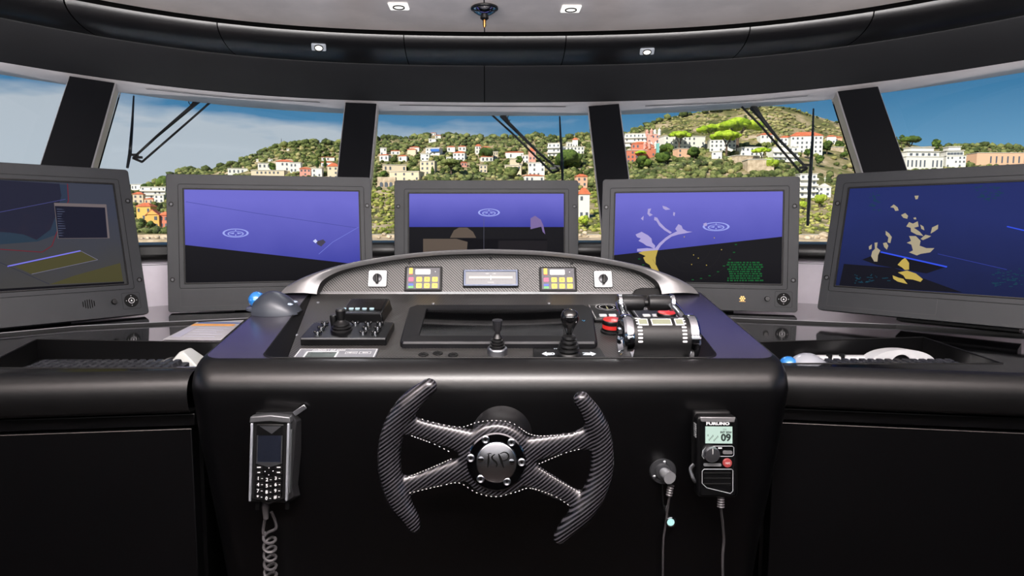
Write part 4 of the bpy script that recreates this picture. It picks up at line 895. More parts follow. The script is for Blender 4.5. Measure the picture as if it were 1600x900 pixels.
    if 'speaker' in extras:
        sx_ = Wd-extras['speaker']; bb = B()
        for i in range(6):
            h_ = (.007, .010, .0115, .0115, .010, .007)[i]; bb.prism(rect(sx_-.0135+i*.005, cyb-h_, sx_-.0115+i*.005, cyb+h_), .0, .0005)
        obj('speaker_grille', bb, BLK, t, smooth=False)
    if 'emblem' in extras:
        ex, ey = L_(extras['emblem']); bb = B()
        for a in range(6): bb.lathe([(.0022, .0002), (0, .0005)], 8, c=(ex+.0055*math.cos(a*1.047), ey+.0055*math.sin(a*1.047)))
        bb.lathe([(.0025, .0002), (0, .0005)], 8, c=(ex, ey)); bb.prism(rect(ex-.008, ey-.0085, ex+.008, ey-.0075), 0, .0004)
        obj('gold_emblem', bb, mat('gold_print', (200, 160, 95), .35, .6), t, smooth=False)
    if 'blank' in extras: groove(s0-gm*.9, sb*.18, s0-gm*.9+extras['blank'], sb*.78, .004, .0006, mat('faint_groove', (38, 39, 42), .6), 'cover_outline')
    return t, fr_, (s0, sb, s1, st)
def emis(name, a, b_, y0, y1, amp=0, sc=30, k=1.0):
    """lit screen picture or painted reflection: two colours up the screen with a faint mottle"""
    if name in MATS: return MATS[name]
    m = bpy.data.materials.new(name); m.use_nodes = True; t_ = m.node_tree; n = t_.nodes; l = t_.links; b = n['Principled BSDF']
    co = n.new('ShaderNodeTexCoord'); s_ = n.new('ShaderNodeSeparateXYZ'); l.new(co.outputs['Object'], s_.inputs[0])
    mr = n.new('ShaderNodeMapRange'); mr.inputs[1].default_value = y0; mr.inputs[2].default_value = y1; l.new(s_.outputs['Y'], mr.inputs[0])
    nz_ = n.new('ShaderNodeTexNoise'); nz_.inputs['Scale'].default_value = sc; nz_.inputs['Detail'].default_value = 4; l.new(co.outputs['Object'], nz_.inputs['Vector'])
    ma = n.new('ShaderNodeMath'); ma.operation = 'MULTIPLY_ADD'; l.new(nz_.outputs['Fac'], ma.inputs[0]); ma.inputs[1].default_value = amp; l.new(mr.outputs[0], ma.inputs[2])
    r = n.new('ShaderNodeValToRGB'); r.color_ramp.elements[0].color = lin(a); r.color_ramp.elements[1].color = lin(b_); l.new(ma.outputs[0], r.inputs[0])
    b.inputs['Base Color'].default_value = (.004, .004, .005, 1); b.inputs['Roughness'].default_value = .12; b.inputs['Specular IOR Level'].default_value = .0
    l.new(r.outputs[0], b.inputs['Emission Color']); b.inputs['Emission Strength'].default_value = k; MATS[name] = m; return m
def graphic(t, fr_, name, polys, m, z):
    if name in ('readout_text', 'popup_text', 'echo_dot'):
        bb = B()
        for p in polys: bb.flat([fr_.loc(*a, 0) for a in p], z)
        o = obj(name, bb, m, t, smooth=False); o['kind'] = 'stuff'; return o
    for p in polys: o = obj(name, B().flat([fr_.loc(*a, 0) for a in p], z), m, t, smooth=False)
    return o
def line(t, fr_, name, pts, w, m, z):
    q = [Vector((*fr_.loc(*a), z)) for a in pts]; bb = B()
    for a, b_ in zip(q, q[1:]):
        d_ = (b_-a).normalized(); n = Vector((-d_.y, d_.x, 0))*w/2; bb.f([bb.bm.verts.new(v) for v in (a-n, b_-n, b_+n, a+n)])
    return obj(name, bb, m, t, smooth=False)
def clipscreen(scr, z): s0, sb, s1, st = scr; return rect(s0, sb, s1, st)
VIO = lambda k, y0, y1: emis('violet_reflection_%d' % k, (50, 56, 152), (112, 110, 206), y0, y1, .25, 9)  # reflection on the upper screen, painted as a violet glow
DRK = lambda k, y0, y1: emis('dark_picture_%d' % k, (9, 9, 11), (20, 20, 22), y0, y1, .2, 8)
RINGM = emis('lamp_reflection_white', (150, 160, 240), (190, 200, 255), 0, 1)
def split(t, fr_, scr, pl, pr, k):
    """painted violet reflection above the dark screen, parted by the line pl-pr"""
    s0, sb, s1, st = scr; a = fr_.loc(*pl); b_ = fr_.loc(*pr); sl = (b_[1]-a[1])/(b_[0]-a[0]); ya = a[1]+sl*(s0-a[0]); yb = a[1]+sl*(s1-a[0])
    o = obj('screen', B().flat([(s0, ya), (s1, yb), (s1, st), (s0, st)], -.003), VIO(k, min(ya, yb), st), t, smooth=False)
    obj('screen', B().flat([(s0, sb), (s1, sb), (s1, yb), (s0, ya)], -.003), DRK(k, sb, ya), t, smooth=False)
def paint_lamp_rings(t, fr_, px, py, rx, ry):  # reflections of ceiling lamps, painted as glowing rings on the screen
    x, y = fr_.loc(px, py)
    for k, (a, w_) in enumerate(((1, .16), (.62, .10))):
        bb = B().loft([[(x+rx*r*math.cos(i*math.pi/16), y+ry*r*math.sin(i*math.pi/16)-(.002 if k else 0), -.0025) for i in range(32)] for r in (a, a-w_)]); obj('painted_lamp_ring', bb, RINGM, t, smooth=False)
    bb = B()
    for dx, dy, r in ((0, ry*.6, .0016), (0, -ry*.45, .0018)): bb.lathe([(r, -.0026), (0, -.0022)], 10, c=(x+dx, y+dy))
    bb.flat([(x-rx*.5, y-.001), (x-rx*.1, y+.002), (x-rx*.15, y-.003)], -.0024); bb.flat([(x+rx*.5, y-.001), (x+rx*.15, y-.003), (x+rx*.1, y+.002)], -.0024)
    obj('painted_lamp_ring', bb, RINGM, t, smooth=False)
# -- second from left
t, f2, scr = monitor([(259.5, 269.5), (580, 279), (262, 487), (583.5, 480)], 14, 7, (262, 487), 1.75, [(287.5, 293.5), (560, 301.5), (290, 442), None],
    'charcoal bridge monitor between left edge monitor and centre monitor, showing a violet picture', {'blank': .21}, -1)  # the violet picture is a painted reflection
split(t, f2, scr, (289, 382.5), (560, 413), 2); paint_lamp_rings(t, f2, 368, 364, .035, .0125)
line(t, f2, 'faint_line', [(290, 315), (400, 333), (558, 356)], .0012, emis('violet_line', (70, 74, 150), (72, 76, 160), 0, 1), -.0022)
line(t, f2, 'faint_line', [(560, 355), (520, 378), (498, 397)], .0012, emis('pale_line', (120, 130, 220), (120, 130, 220), 0, 1), -.0022)
graphic(t, f2, 'dark_blob', [[(494, 377), (505, 374), (509, 378), (502, 385), (496, 382)]], emis('blob_tone', (70, 66, 84), (70, 66, 84), 0, 1), -.0024)
graphic(t, f2, 'light_spot', [[(489, 376.5), (493, 373.5), (496, 377), (493, 380)]], emis('spot_tone', (210, 215, 255), (210, 215, 255), 0, 1), -.002)
# -- centre
t, f3, scr = monitor([(617, 281.5), (902.5, 281.5), (615, 468), (905, 468)], 0, 6, (615, 468), 2.03, [(638.5, 302.5), (881, 302.5), (640, 440), None],
    'charcoal bridge monitor at the centre, directly behind the arched hood', {}, 0)
split(t, f3, scr, (640, 354.5), (880, 354.5), 3); paint_lamp_rings(t, f3, 764, 332, .035, .0125)
TAN = emis('tan_tone', (84, 74, 66), (94, 82, 72), 0, .2, .3, 20); ROS = emis('rose_tone', (112, 96, 150), (128, 108, 160), 0, .4, .4, 15)
graphic(t, f3, 'tan_shape', [[(661, 373), (731, 373), (729, 396), (661, 396)], [(703, 371.5), (709, 360), (717, 355.5), (730, 355.5), (739, 362), (744, 371.5)]], TAN, -.0024)
graphic(t, f3, 'dark_shape', [[(713, 373), (855, 373), (855, 376), (778, 377), (778, 396), (731, 396), (731, 378)]], emis('near_black', (6, 6, 8), (6, 6, 8), 0, 1), -.0022)
graphic(t, f3, 'dark_shape', [[(779, 376), (855, 376), (855, 396), (779, 396)]], emis('umber_tone', (26, 24, 26), (26, 24, 26), 0, 1), -.0021)
graphic(t, f3, 'rose_shape', [[(829, 341), (836, 337), (845, 343), (849, 352), (852, 366), (848, 362), (846, 354), (829, 358)]], ROS, -.0023)
line(t, f3, 'faint_line', [(756, 340), (756, 392)], .001, emis('grey_line', (95, 95, 110), (95, 95, 110), 0, 1), -.0018)
# -- second from right
t, f4, scr = monitor([(941, 282.5), (1247.5, 273), (937, 481), (1249, 486.5)], -14, 7, (1249, 486.5), 1.73, [(961.5, 303), (1222.5, 297.5), (959, 440), (1222, 442)],
    'charcoal bridge monitor right of centre showing a violet area and yellow coast', {'controls': .036, 'emblem': (1160, 466.5)}, 1)  # the violet area is a painted reflection
split(t, f4, scr, (960, 398.5), (1223, 369.5), 4); paint_lamp_rings(t, f4, 1119, 354, .036, .0125)
LAV = emis('lavender_land', (170, 160, 215), (182, 172, 220), 0, 1); YLW = emis('yellow_land', (190, 165, 80), (196, 172, 84), 0, 1)
def s4(pts): return [(930+x/4, 270+y/4) for x, y in pts]
graphic(t, f4, 'land_shape', [s4([(252, 385), (290, 368), (330, 390), (352, 410), (356, 435), (375, 455), (372, 478), (345, 462), (320, 455), (300, 440), (270, 425), (285, 410), (262, 402)]),
    s4([(262, 475), (325, 470), (372, 474), (400, 440), (440, 405), (470, 385), (512, 365), (500, 350), (520, 320), (540, 330), (548, 350), (575, 365), (608, 368), (560, 378), (520, 385), (478, 398), (440, 425), (410, 455), (392, 484), (300, 492), (262, 492)]),
    s4([(370, 275), (388, 280), (405, 310), (440, 345), (480, 372), (468, 380), (432, 358), (400, 330), (382, 300), (368, 295)]),
    s4([(330, 225), (350, 222), (340, 250), (360, 262), (340, 272), (326, 255)]), s4([(420, 205), (445, 212), (470, 228), (440, 232), (425, 222)]), s4([(285, 285), (303, 268), (300, 298)]), s4([(488, 245), (500, 248), (496, 270), (487, 265)]), s4([(675, 318), (695, 310), (700, 330), (684, 334)])], LAV, -.0023)
graphic(t, f4, 'land_shape', [s4([(270, 500), (300, 490), (392, 482), (378, 530), (378, 570), (400, 616), (352, 600), (340, 575), (315, 560), (300, 530), (315, 520)])], YLW, -.0022)
DGR = emis('green_text_tone', (10, 56, 30), (18, 92, 44), 0, .3, 1.2, 300); rnd = random.Random(3)
pl = []
for r_ in range(9):
    x = 820+rnd.random()*30; y = 556+r_*14
    while x < 1035:
        w_ = rnd.uniform(5, 24); pl.append(s4([(x, y), (x+w_, y), (x+w_, y+9), (x, y+9)])); x += w_+rnd.uniform(3, 9)
for (x, y) in ((880, 448), (868, 497), (842, 541), (805, 582), (768, 618), (715, 643), (662, 660), (610, 668), (275, 538), (300, 575)): pl.append(s4([(x-7, y-3), (x+7, y-3), (x+7, y+3), (x-7, y+3)]))
graphic(t, f4, 'readout_text', pl, DGR, -.0021)['kind'] = 'stuff'
graphic(t, f4, 'echo_dot', [s4([(x-4, y), (x, y-4), (x+4, y), (x, y+4)]) for x, y in ((615, 513), (645, 533), (603, 573), (696, 577), (790, 480), (557, 400), (745, 406))], YLW, -.002)
for r_ in (95, 150, 205):
    pts = s4([(600+r_*1.25*math.cos(a*.1745), 470+r_*math.sin(a*.1745)) for a in range(1, 17)]); line(t, f4, 'range_ring', pts, .0005, emis('faint_ring', (38, 38, 38), (38, 38, 38), 0, 1), -.002)
# -- far left
t, f1, scr = monitor([None, (204.5, 265.5), None, (229, 490.5)], 49, 13.5, (229, 490.5), 1.70, [None, (180, 288.5), None, (195, 443)],
    'bridge monitor at the left edge showing a sea chart with a popup window', {'controls': .040, 'speaker': .140}, -1)
s0, sb, s1, st = scr
obj('screen', B().flat(rect(s0, sb, s1, st), -.003), emis('chart_paper', (66, 63, 54), (56, 60, 74), sb, st, .5, 9), t, smooth=False)
def s1_(pts): return [(x/3.2125, 240+y/3.2125) for x, y in pts]
graphic(t, f1, 'shallow_water', [s1_([(-200, 130), (345, 155), (345, 235), (330, 330), (300, 400), (190, 440), (-200, 470)])], emis('teal_water', (30, 58, 66), (40, 52, 72), sb, st, .4, 12), -.0028)
graphic(t, f1, 'land_shape', [s1_([(-200, 120), (300, 150), (310, 210), (285, 300), (255, 380), (185, 432), (120, 405), (50, 395), (-200, 380)])], emis('dark_land', (52, 40, 46), (30, 32, 50), sb, st, .8, 25), -.0026)
graphic(t, f1, 'zone_shape', [s1_([(78, 566), (405, 488), (492, 532), (160, 604)]), s1_([(250, 656), (380, 610), (605, 548), (620, 640)])], emis('olive_zone', (70, 67, 38), (76, 73, 46), sb, st), -.0025)
line(t, f1, 'boundary_line', s1_([(340, 150), (345, 235), (262, 462), (212, 494), (-200, 465)]), .002, emis('red_line', (104, 30, 42), (104, 30, 42), 0, 1), -.0022)
line(t, f1, 'course_line', s1_([(38, 565), (405, 487)]), .003, emis('violet_course', (120, 118, 225), (120, 118, 225), 0, 1), -.0021)
line(t, f1, 'course_line', s1_([(405, 487), (492, 532), (160, 604)]), .001, emis('grey_course', (120, 118, 140), (120, 118, 140), 0, 1), -.0021)
line(t, f1, 'course_line', s1_([(-200, 330), (0, 293), (330, 228)]), .0012, emis('blue_course', (70, 72, 130), (70, 72, 130), 0, 1), -.0021)
line(t, f1, 'contour_line', s1_([(-200, 455), (0, 545), (250, 655)]), .0012, emis('contour_ink', (40, 42, 60), (40, 42, 60), 0, 1), -.0021)
graphic(t, f1, 'popup_window', [s1_([(272, 246), (535, 254), (552, 424), (292, 426)])], emis('popup_frame', (108, 98, 100), (108, 98, 100), 0, 1), -.0019)
graphic(t, f1, 'popup_window', [s1_([(276, 262), (528, 270), (541, 422), (295, 424)])], emis('popup_dark', (18, 20, 36), (20, 22, 40), 0, 1), -.0017)
pl = []
for i in range(12): pl.append(s1_([(286+i*.9, 276+i*12), (300+rnd.random()*34, 277+i*12), (300+rnd.random()*34, 280+i*12), (286+i*.9, 280+i*12)]))
graphic(t, f1, 'popup_text', pl, emis('popup_ink', (70, 76, 100), (70, 76, 100), 0, 1), -.0015)['kind'] = 'stuff'
graphic(t, f1, 'task_bar', [s1_([(-200, 690), (625, 642), (626, 662), (-200, 712)])], emis('near_black', (6, 6, 8), (6, 6, 8), 0, 1), -.0024)
# -- far right
t, f5, scr = monitor([(1306, 272), None, (1278, 483.5), None], -49, 13.5, (1278, 483.5), 1.66, [(1323.5, 294.5), None, (1309, 446), None],
    'bridge monitor at the right edge showing dark blue radar with tan islands', {'speaker': .143, 'controls': .036, 'blank': .24}, 1)
s0, sb, s1, st = scr
obj('screen', B().flat(rect(s0, sb, s1, st), -.003), emis('navy_picture', (10, 20, 50), (30, 42, 100), sb, st, .5, 6), t, smooth=False)
def s5(pts): return [(1270+x*.3, 250+y*.3) for x, y in pts]
graphic(t, f5, 'dark_shape', [s5([(160, 540), (420, 560), (780, 690), (135, 655)]), s5([(255, 518), (350, 480), (690, 556), (590, 590), (330, 545)])], emis('ink_tone', (8, 10, 20), (8, 10, 24), 0, 1), -.0026)
graphic(t, f5, 'island_shape', [s5(p) for p in (
    [(485, 345), (500, 322), (520, 330), (545, 318), (550, 345), (525, 352), (555, 372), (575, 395), (540, 388), (510, 372), (508, 352)],
    [(500, 395), (535, 395), (560, 420), (555, 445), (590, 458), (632, 458), (610, 480), (560, 488), (540, 496), (500, 480), (520, 470), (512, 440), (488, 430), (510, 420)],
    [(560, 410), (585, 388), (615, 395), (600, 404), (572, 416)], [(558, 335), (575, 345), (580, 365), (564, 358)], [(620, 350), (652, 335), (650, 358), (630, 372), (612, 382)],
    [(458, 285), (480, 275), (495, 290), (490, 305), (470, 300)], [(402, 245), (420, 230), (440, 245), (446, 262), (428, 264), (420, 248)], [(528, 185), (550, 184), (545, 202), (534, 204)], [(522, 300), (535, 297), (538, 308), (526, 308)],
    [(378, 368), (395, 380), (410, 400), (402, 432), (388, 428), (392, 402), (378, 388)], [(364, 432), (382, 428), (392, 446), (384, 466), (370, 452)], [(320, 430), (336, 428), (332, 455), (350, 470), (338, 495), (335, 528), (318, 528), (302, 500), (308, 475), (322, 462)], [(290, 450), (306, 438), (304, 462), (292, 466)])], emis('tan_island', (168, 156, 130), (176, 164, 138), 0, 1), -.0023)
graphic(t, f5, 'island_shape', [s5(p) for p in ([(440, 545), (462, 520), (480, 508), (500, 535), (500, 570), (478, 572), (462, 558)], [(442, 585), (490, 575), (535, 590), (572, 620), (560, 634), (520, 622), (482, 618), (470, 600)], [(414, 600), (445, 612), (470, 618), (492, 645), (470, 640), (440, 632), (418, 618)])], YLW, -.0021)
line(t, f5, 'course_line', s5([(352, 478), (698, 556)]), .0035, emis('bright_blue', (50, 80, 230), (50, 80, 230), 0, 1), -.0019)
line(t, f5, 'course_line', s5([(650, 488), (1010, 570)]), .0012, emis('dim_blue', (48, 60, 150), (48, 60, 150), 0, 1), -.0019)
line(t, f5, 'course_line', s5([(1010, 345), (1100, 366)]), .0025, MATS['bright_blue'], -.0019)
pl = []
for x0_, y0_, x1_, y1_, n_ in ((290, 160, 340, 280, 22), (840, 130, 980, 210, 40), (930, 560, 1090, 660, 50), (210, 590, 400, 640, 26)):
    for i in range(n_):
        x = rnd.uniform(x0_, x1_); y = rnd.uniform(y0_, y1_); w_ = rnd.uniform(4, 22); pl.append(s5([(x, y), (x+w_, y), (x+w_, y+4), (x, y+4)]))
graphic(t, f5, 'readout_text', pl, emis('teal_text', (16, 58, 74), (20, 62, 86), 0, 1), -.0018)['kind'] = 'stuff'
# ================================================================== keyboards, trackballs, papers
def keyboard(fr_, W_, D_, label):
    t = thing('keyboard', fr_, label, 'keyboard', 'slim black keyboards'); 
    obj('base', B().loft([[(x, y, .0) for x, y in rrect(0, 0, W_, D_, .010)], [(x, y, .011+.008*y/D_) for x, y in rrect(0, 0, W_, D_, .010)]], True, True, True), mat('dark_grey_keyboard', (14, 14, 16), .4), t, bevel=.001)
    cols, rows = 16, 6; kw = (W_-.016)/cols; kd = (D_-.014)/rows; kme = None
    KM = mat('glossy_key', (40, 41, 45), .3, spec=.8)
    for r_ in range(rows):
        for c_ in range(cols):
            if r_ == 0 and 4 <= c_ <= 9:
                if c_ != 4: continue
                o = obj('space_bar', B().loft([[(x, y, 0) for x, y in rect(0, 0, kw*6-.002, kd-.002)], [(x, y, .008) for x, y in rect(.002, .002, kw*6-.004, kd-.0065)]], True, True, True), KM, t)
                sc_ = (1, 1, 1)
            else:
                if kme is None:
                    o = obj('key', B().loft([[(x, y, 0) for x, y in rect(0, 0, kw-.0030, kd-.0045)], [(x, y, .0085) for x, y in rect(.002, .0015, kw-.005, kd-.0065)]], True, True, True), KM, t, smooth=False); kme = o.data
                else: o = bpy.data.objects.new('key', kme); link(o, t)
            y = .007+r_*kd; o.location = (.008+c_*kw, y, .0112+.008*y/D_); o.rotation_euler = (.10, 0, 0)
    return t
hT = HD-.040
a = PZ(262, 577, hT+.02); b_ = PZ(-60, 588, hT+.02); xa = (a-b_).normalized(); xa.z = 0
keyboard(Fr(Vector((-.590, 1.116, ZC+hT))-Vector((1, .01, 0))*.292, (1, .01, 0), (0, 0, 1)), .292, .140, 'slim black keyboard in the tray left of the helm console')
a = PZ(1318, 575, hT+.02); xb = Vector((1, -.045, 0)).normalized()
keyboard(Fr(Vector((.640, 1.118, ZC+hT)), (1, -.01, 0), (0, 0, 1)), .285, .145, 'slim black keyboard in the tray right of the helm console')
def trackball(fr_, s_, ballr, label, body_m, sc=(1, 1, 1)):
    t = thing('trackball', fr_, label, 'trackball', 'grey trackballs with blue balls')
    bb = B(); rings = []
    for k in range(13):
        u = k/12; x = -.045+.105*u*1.0; w_ = .036*math.sqrt(max(0.0, 1-((u-.38)/.64)**2))+.002; h_ = .046*(math.sin(math.pi*min(1, (u+.22)/1.22))**.8)*(1-.15*u)+.002
        rings.append([((x)*sc[0]*s_, w_*math.cos(a*math.pi/12)*sc[1], max(0, h_*math.sin(a*math.pi/12))*sc[2]) for a in range(13)])
    obj('body', bb.loft(rings, False, False, False), body_m, t, ang=70)
    obj('base', B().prism([(-.046*s_*sc[0], -.028*sc[1]), (.06*s_*sc[0], -.012*sc[1]), (.06*s_*sc[0], .012*sc[1]), (-.046*s_*sc[0], .028*sc[1])], 0, .004), MATTE, t)
    obj('ball', B().ico((-.047*s_*sc[0], 0, .026*sc[2]), ballr, 3), mat('pearl_blue_ball', (40, 125, 205), .12, .25, spec=.9, coat=1), t)
    obj('ball_cup', B().lathe([(.019, .003), (.024, .006), (.024, .010), (.019, .013)], 24, c=(-.047*s_*sc[0], 0)), mat('cup_plastic', (70, 75, 85), .3), t)
    for d_ in (-1, 1): obj('button', B().ico((.038*s_*sc[0], d_*.013, .021*sc[2]), .008, 2, (1.3, .6, .35)), mat('pale_button', (150, 165, 185), .25), t)
    return t
p = PP(432, 488, (0, 1.45, wz(1.45)), (0, -.057/.53, 1))
trackball(Fr(p, (1, -.12, 0), (0, -.098, 1)), 1, .0185, 'charcoal trackball with blue ball on the left wing of the console', mat('charcoal_trackball', (50, 54, 62), .36, .1, bump=.03), (.93, 1.1, 1.05))
trackball(Fr(Vector((.600, 1.17, ZC+hT)), (1, 0, 0), (0, 0, 1)), 1, .017, 'light grey trackball with blue ball in the right tray, beside the console', mat('silver_trackball', (150, 153, 160), .3, .3), (.88, 1, 1.2))
# paper sheet on the left desk
q = [PZ(*p, HD+.001) for p in ((322, 496.5), (385, 497), (345, 532), (254, 531))]; ctr = sum(q, Vector())/4
t = thing('paper_sheet', ctr, 'printed grey paper sheet with a blue and an orange stripe on the left worktop', 'paper')
def pq(u0, v0, u1, v1, z, m, n_):
    f_ = lambda u, v: (q[0].lerp(q[1], u)).lerp(q[3].lerp(q[2], u), v)-ctr+Vector((0, 0, z)); obj(n_, B().loft([[f_(u0, v0), f_(u1, v0), f_(u1, v1), f_(u0, v1)], [p+Vector((0, 0, .0006)) for p in (f_(u0, v0), f_(u1, v0), f_(u1, v1), f_(u0, v1))]], True, True, True), m, t, smooth=False)
pq(0, 0, 1, 1, 0, mat('grey_paper', (160, 158, 162), .6), 'sheet'); pq(.06, .26, 1, .30, .0007, mat('blue_stripe', (50, 80, 135), .6), 'blue_stripe'); pq(.02, .34, .93, .42, .0007, mat('orange_stripe', (215, 150, 70), .6), 'orange_stripe')
pq(.05, .5, .22, .9, .0007, mat('grey_print_block', (160, 160, 175), .6), 'print_block')
for k in range(5): pq(.28, .5+k*.09, .9-.08*(k % 3), .515+k*.09, .0007, MATS['grey_print_block'], 'print_line')
# grey wedge and pale box in the left tray
p = PZ(290, 572, hT); bx = Vector((p.x, 1.30, ZC+hT)); t = thing('grey_mouse', bx, 'light grey wedge-shaped device at the inner end of the left tray', 'device')
obj('shell', B().loft([[(-.030, -.03, 0), (.045, -.03, 0), (.045, .035, 0), (-.030, .035, 0)], [(-.002, -.018, .034), (.006, -.022, .036), (.006, .02, .036), (-.002, .02, .034)]], True, True, True), mat('light_grey_shell', (165, 168, 165), .4), t, bevel=.006, seg=3)
obj('cord', B().tube(cr([(-.02, .02, .004), (-.04, .03, .012), (-.06, .02, .004)], 4), .002, 6), RUB, t)
t = thing('pale_box', (-.566, 1.13, ZC+hT), 'small pale lilac box with a dark band beside the left keyboard', 'box')
obj('case', B().box(-.018, .046, 0, .05, 0, .026), mat('lilac_plastic', (175, 172, 205), .3), t, bevel=.002); obj('band', B().box(.002, .022, -.0006, .0506, .0, .0266), mat('slate_band', (70, 80, 105), .35), t, bevel=.001)
# white arched device behind the right keyboard
t = thing('white_headset', (.865, 1.33, ZC+hT), 'white arched plastic device with dark oval opening, behind the right keyboard', 'device')
oc = [(.068*math.cos(a*math.pi/20), .033*math.sin(a*math.pi/20)**.9) for a in range(21)]; ic = [(.022*math.cos(a*math.pi/20)-.004, .0225*math.sin(a*math.pi/20)) for a in range(21)]
obj('shell', B().loft([[(x, -.02, z) for x, z in ic], [(x, -.02, z) for x, z in oc], [(x*.96, .02, z*.9) for x, z in oc], [(x*.96, .02, z*.9) for x, z in ic]], False), WHITE, t, ang=50)
obj('opening', B().loft([[(x, -.012, z) for x, z in ic], [(x, .012, z) for x, z in ic]], True, True, True), MATTE, t)
t = thing('white_strip', (PZ(1330, 566, hT).x, 1.34, ZC+hT), 'narrow white plastic strip with two black posts behind the right trackball', 'device')
obj('strip', B().box(-.075, .10, 0, .02, 0, .012), WHITE, t, bevel=.002)
for x in (-.045, -.018): obj('post', B().lathe([(.006, .0), (.006, .017), (0, .0175)], 12, c=(x, .004)), RUB, t)
# ================================================================== the shore outside
RIDGE = [(-900, 300), (-300, 300), (0, 296), (205, 291), (225, 289), (250, 281), (275, 268), (300, 262), (330, 264), (360, 254), (395, 241), (420, 230), (450, 223), (490, 219), (530, 221), (600, 213), (640, 213), (680, 207), (720, 210), (760, 211), (810, 211), (850, 209), (880, 214), (910, 206), (950, 208), (985, 203), (1010, 192), (1040, 181), (1080, 174), (1120, 168), (1180, 163), (1230, 163), (1255, 172), (1300, 186), (1330, 195), (1380, 214), (1440, 226), (1475, 224), (1500, 227), (1530, 224), (1560, 227), (1600, 230), (1800, 250), (2300, 280)]
def ridge(px):
    for (a, ya), (b_, yb) in zip(RIDGE, RIDGE[1:]):
        if a <= px <= b_: return ya+(yb-ya)*(px-a)/(b_-a)
    return 290
D0, D1 = 250.0, 620.0; PB = 366.0
def hill(px, t):
    """point of the slope: t = 0 at the shore, 1 on the ridge"""
    r = ridge(px)+3; py = PB+(r-PB)*t; Y = D0+(D1-D0)*t; p = PY(px, py, Y)
    return p
def hill_at(px, py): r = ridge(px)+3; t = max(0.0, min(1.0, (py-PB)/(r-PB))); return hill(px, t), t
HXS = [-900+i*20 for i in range(161)]; ROWS = 26
bb = B(); grid = []
for j in range(ROWS+3):
    row = []
    for px in HXS:
        if j <= ROWS:
            t = j/ROWS; p = hill(px, t)
            if 0 < j < ROWS: p = p+Vector((0, 0, 1.6*noise.noise(Vector((p.x*.03, p.y*.03, 0)))))
        else: p = hill(px, 1)+Vector((0, 60*(j-ROWS), -14*(j-ROWS)**2))
        row.append(p)
    grid.append(row)
HM = bpy.data.materials.new('dry_hillside'); HM.use_nodes = True; t_ = HM.node_tree; n_ = t_.nodes; l_ = t_.links
co = n_.new('ShaderNodeTexCoord'); nn = n_.new('ShaderNodeTexNoise'); nn.inputs['Scale'].default_value = .035; nn.inputs['Detail'].default_value = 8; nn.inputs['Roughness'].default_value = .65; l_.new(co.outputs['Object'], nn.inputs['Vector'])
rr = n_.new('ShaderNodeValToRGB'); rr.color_ramp.elements[0].position = .36; rr.color_ramp.elements[0].color = lin((70, 78, 42)); rr.color_ramp.elements[1].position = .66; rr.color_ramp.elements[1].color = lin((190, 172, 148))
q_ = rr.color_ramp.elements.new(.48); q_.color = lin((112, 108, 70)); q_ = rr.color_ramp.elements.new(.57); q_.color = lin((158, 142, 112))
l_.new(nn.outputs['Fac'], rr.inputs[0]); l_.new(rr.outputs[0], n_['Principled BSDF'].inputs['Base Color']); n_['Principled BSDF'].inputs['Roughness'].default_value = .95; n_['Principled BSDF'].inputs['Specular IOR Level'].default_value = .1
struct(obj('ground_hillside', bb.loft(grid, False), HM, ang=180))
# sandy shore and quay
SAND = mat('sandy_quay', (196, 176, 150), .9, rgb2=(158, 138, 110), scale=.25)
sh_ = [[PY(px, 366.5, D0) for px in HXS], [PY(px, 366.5, D0)+Vector((0, -2, -1.2)) for px in HXS], [PY(px, 366.5, D0)+Vector((0, -26, -1.5)) for px in HXS], [PY(px, 366.5, D0)+Vector((0, -27, -9)) for px in HXS]]
struct(obj('ground_quay', B().loft(sh_, False), SAND, smooth=False))
struct(obj('ground_water', B().box(-500, 500, 6, D0-20, ZC-9.0, ZC-7.2), mat('harbour_water', (40, 75, 95), .12, spec=.6, bump=.6, bs=.6)))
# ---- houses
WALLS = {'w': mat('white_render', (232, 229, 222), .8), 'c': mat('cream_render', (222, 205, 178), .8), 'p': mat('peach_render', (225, 180, 150), .8), 'r': mat('terracotta_render', (205, 120, 95), .8), 'y': mat('ochre_render', (230, 180, 95), .8), 'k': mat('pink_render', (225, 160, 145), .8), 's': mat('stone_wall', (205, 186, 162), .9, rgb2=(170, 150, 125), scale=.4)}
ROOF = mat('orange_roof_tiles', (205, 112, 74), .85, rgb2=(180, 92, 60), scale=.5); FLATR = mat('pale_flat_roof', (215, 210, 200), .85); WIN = mat('dark_window_pane', (92, 98, 108), .3); TURQ = mat('turquoise_cover', (120, 190, 185), .7); BLUEA = mat('blue_awning', (30, 100, 190), .6)
WME = {}
def win_mesh(w, h):
    k = (round(w, 1), round(h, 1))
    if k not in WME:
        b = B().box(-k[0]/2, k[0]/2, -.12, .1, 0, k[1]); me = bpy.data.meshes.new('window'); bmesh.ops.recalc_face_normals(b.bm, faces=b.bm.faces); b.bm.to_mesh(me); me.materials.append(WIN); WME[k] = me
    return WME[k]
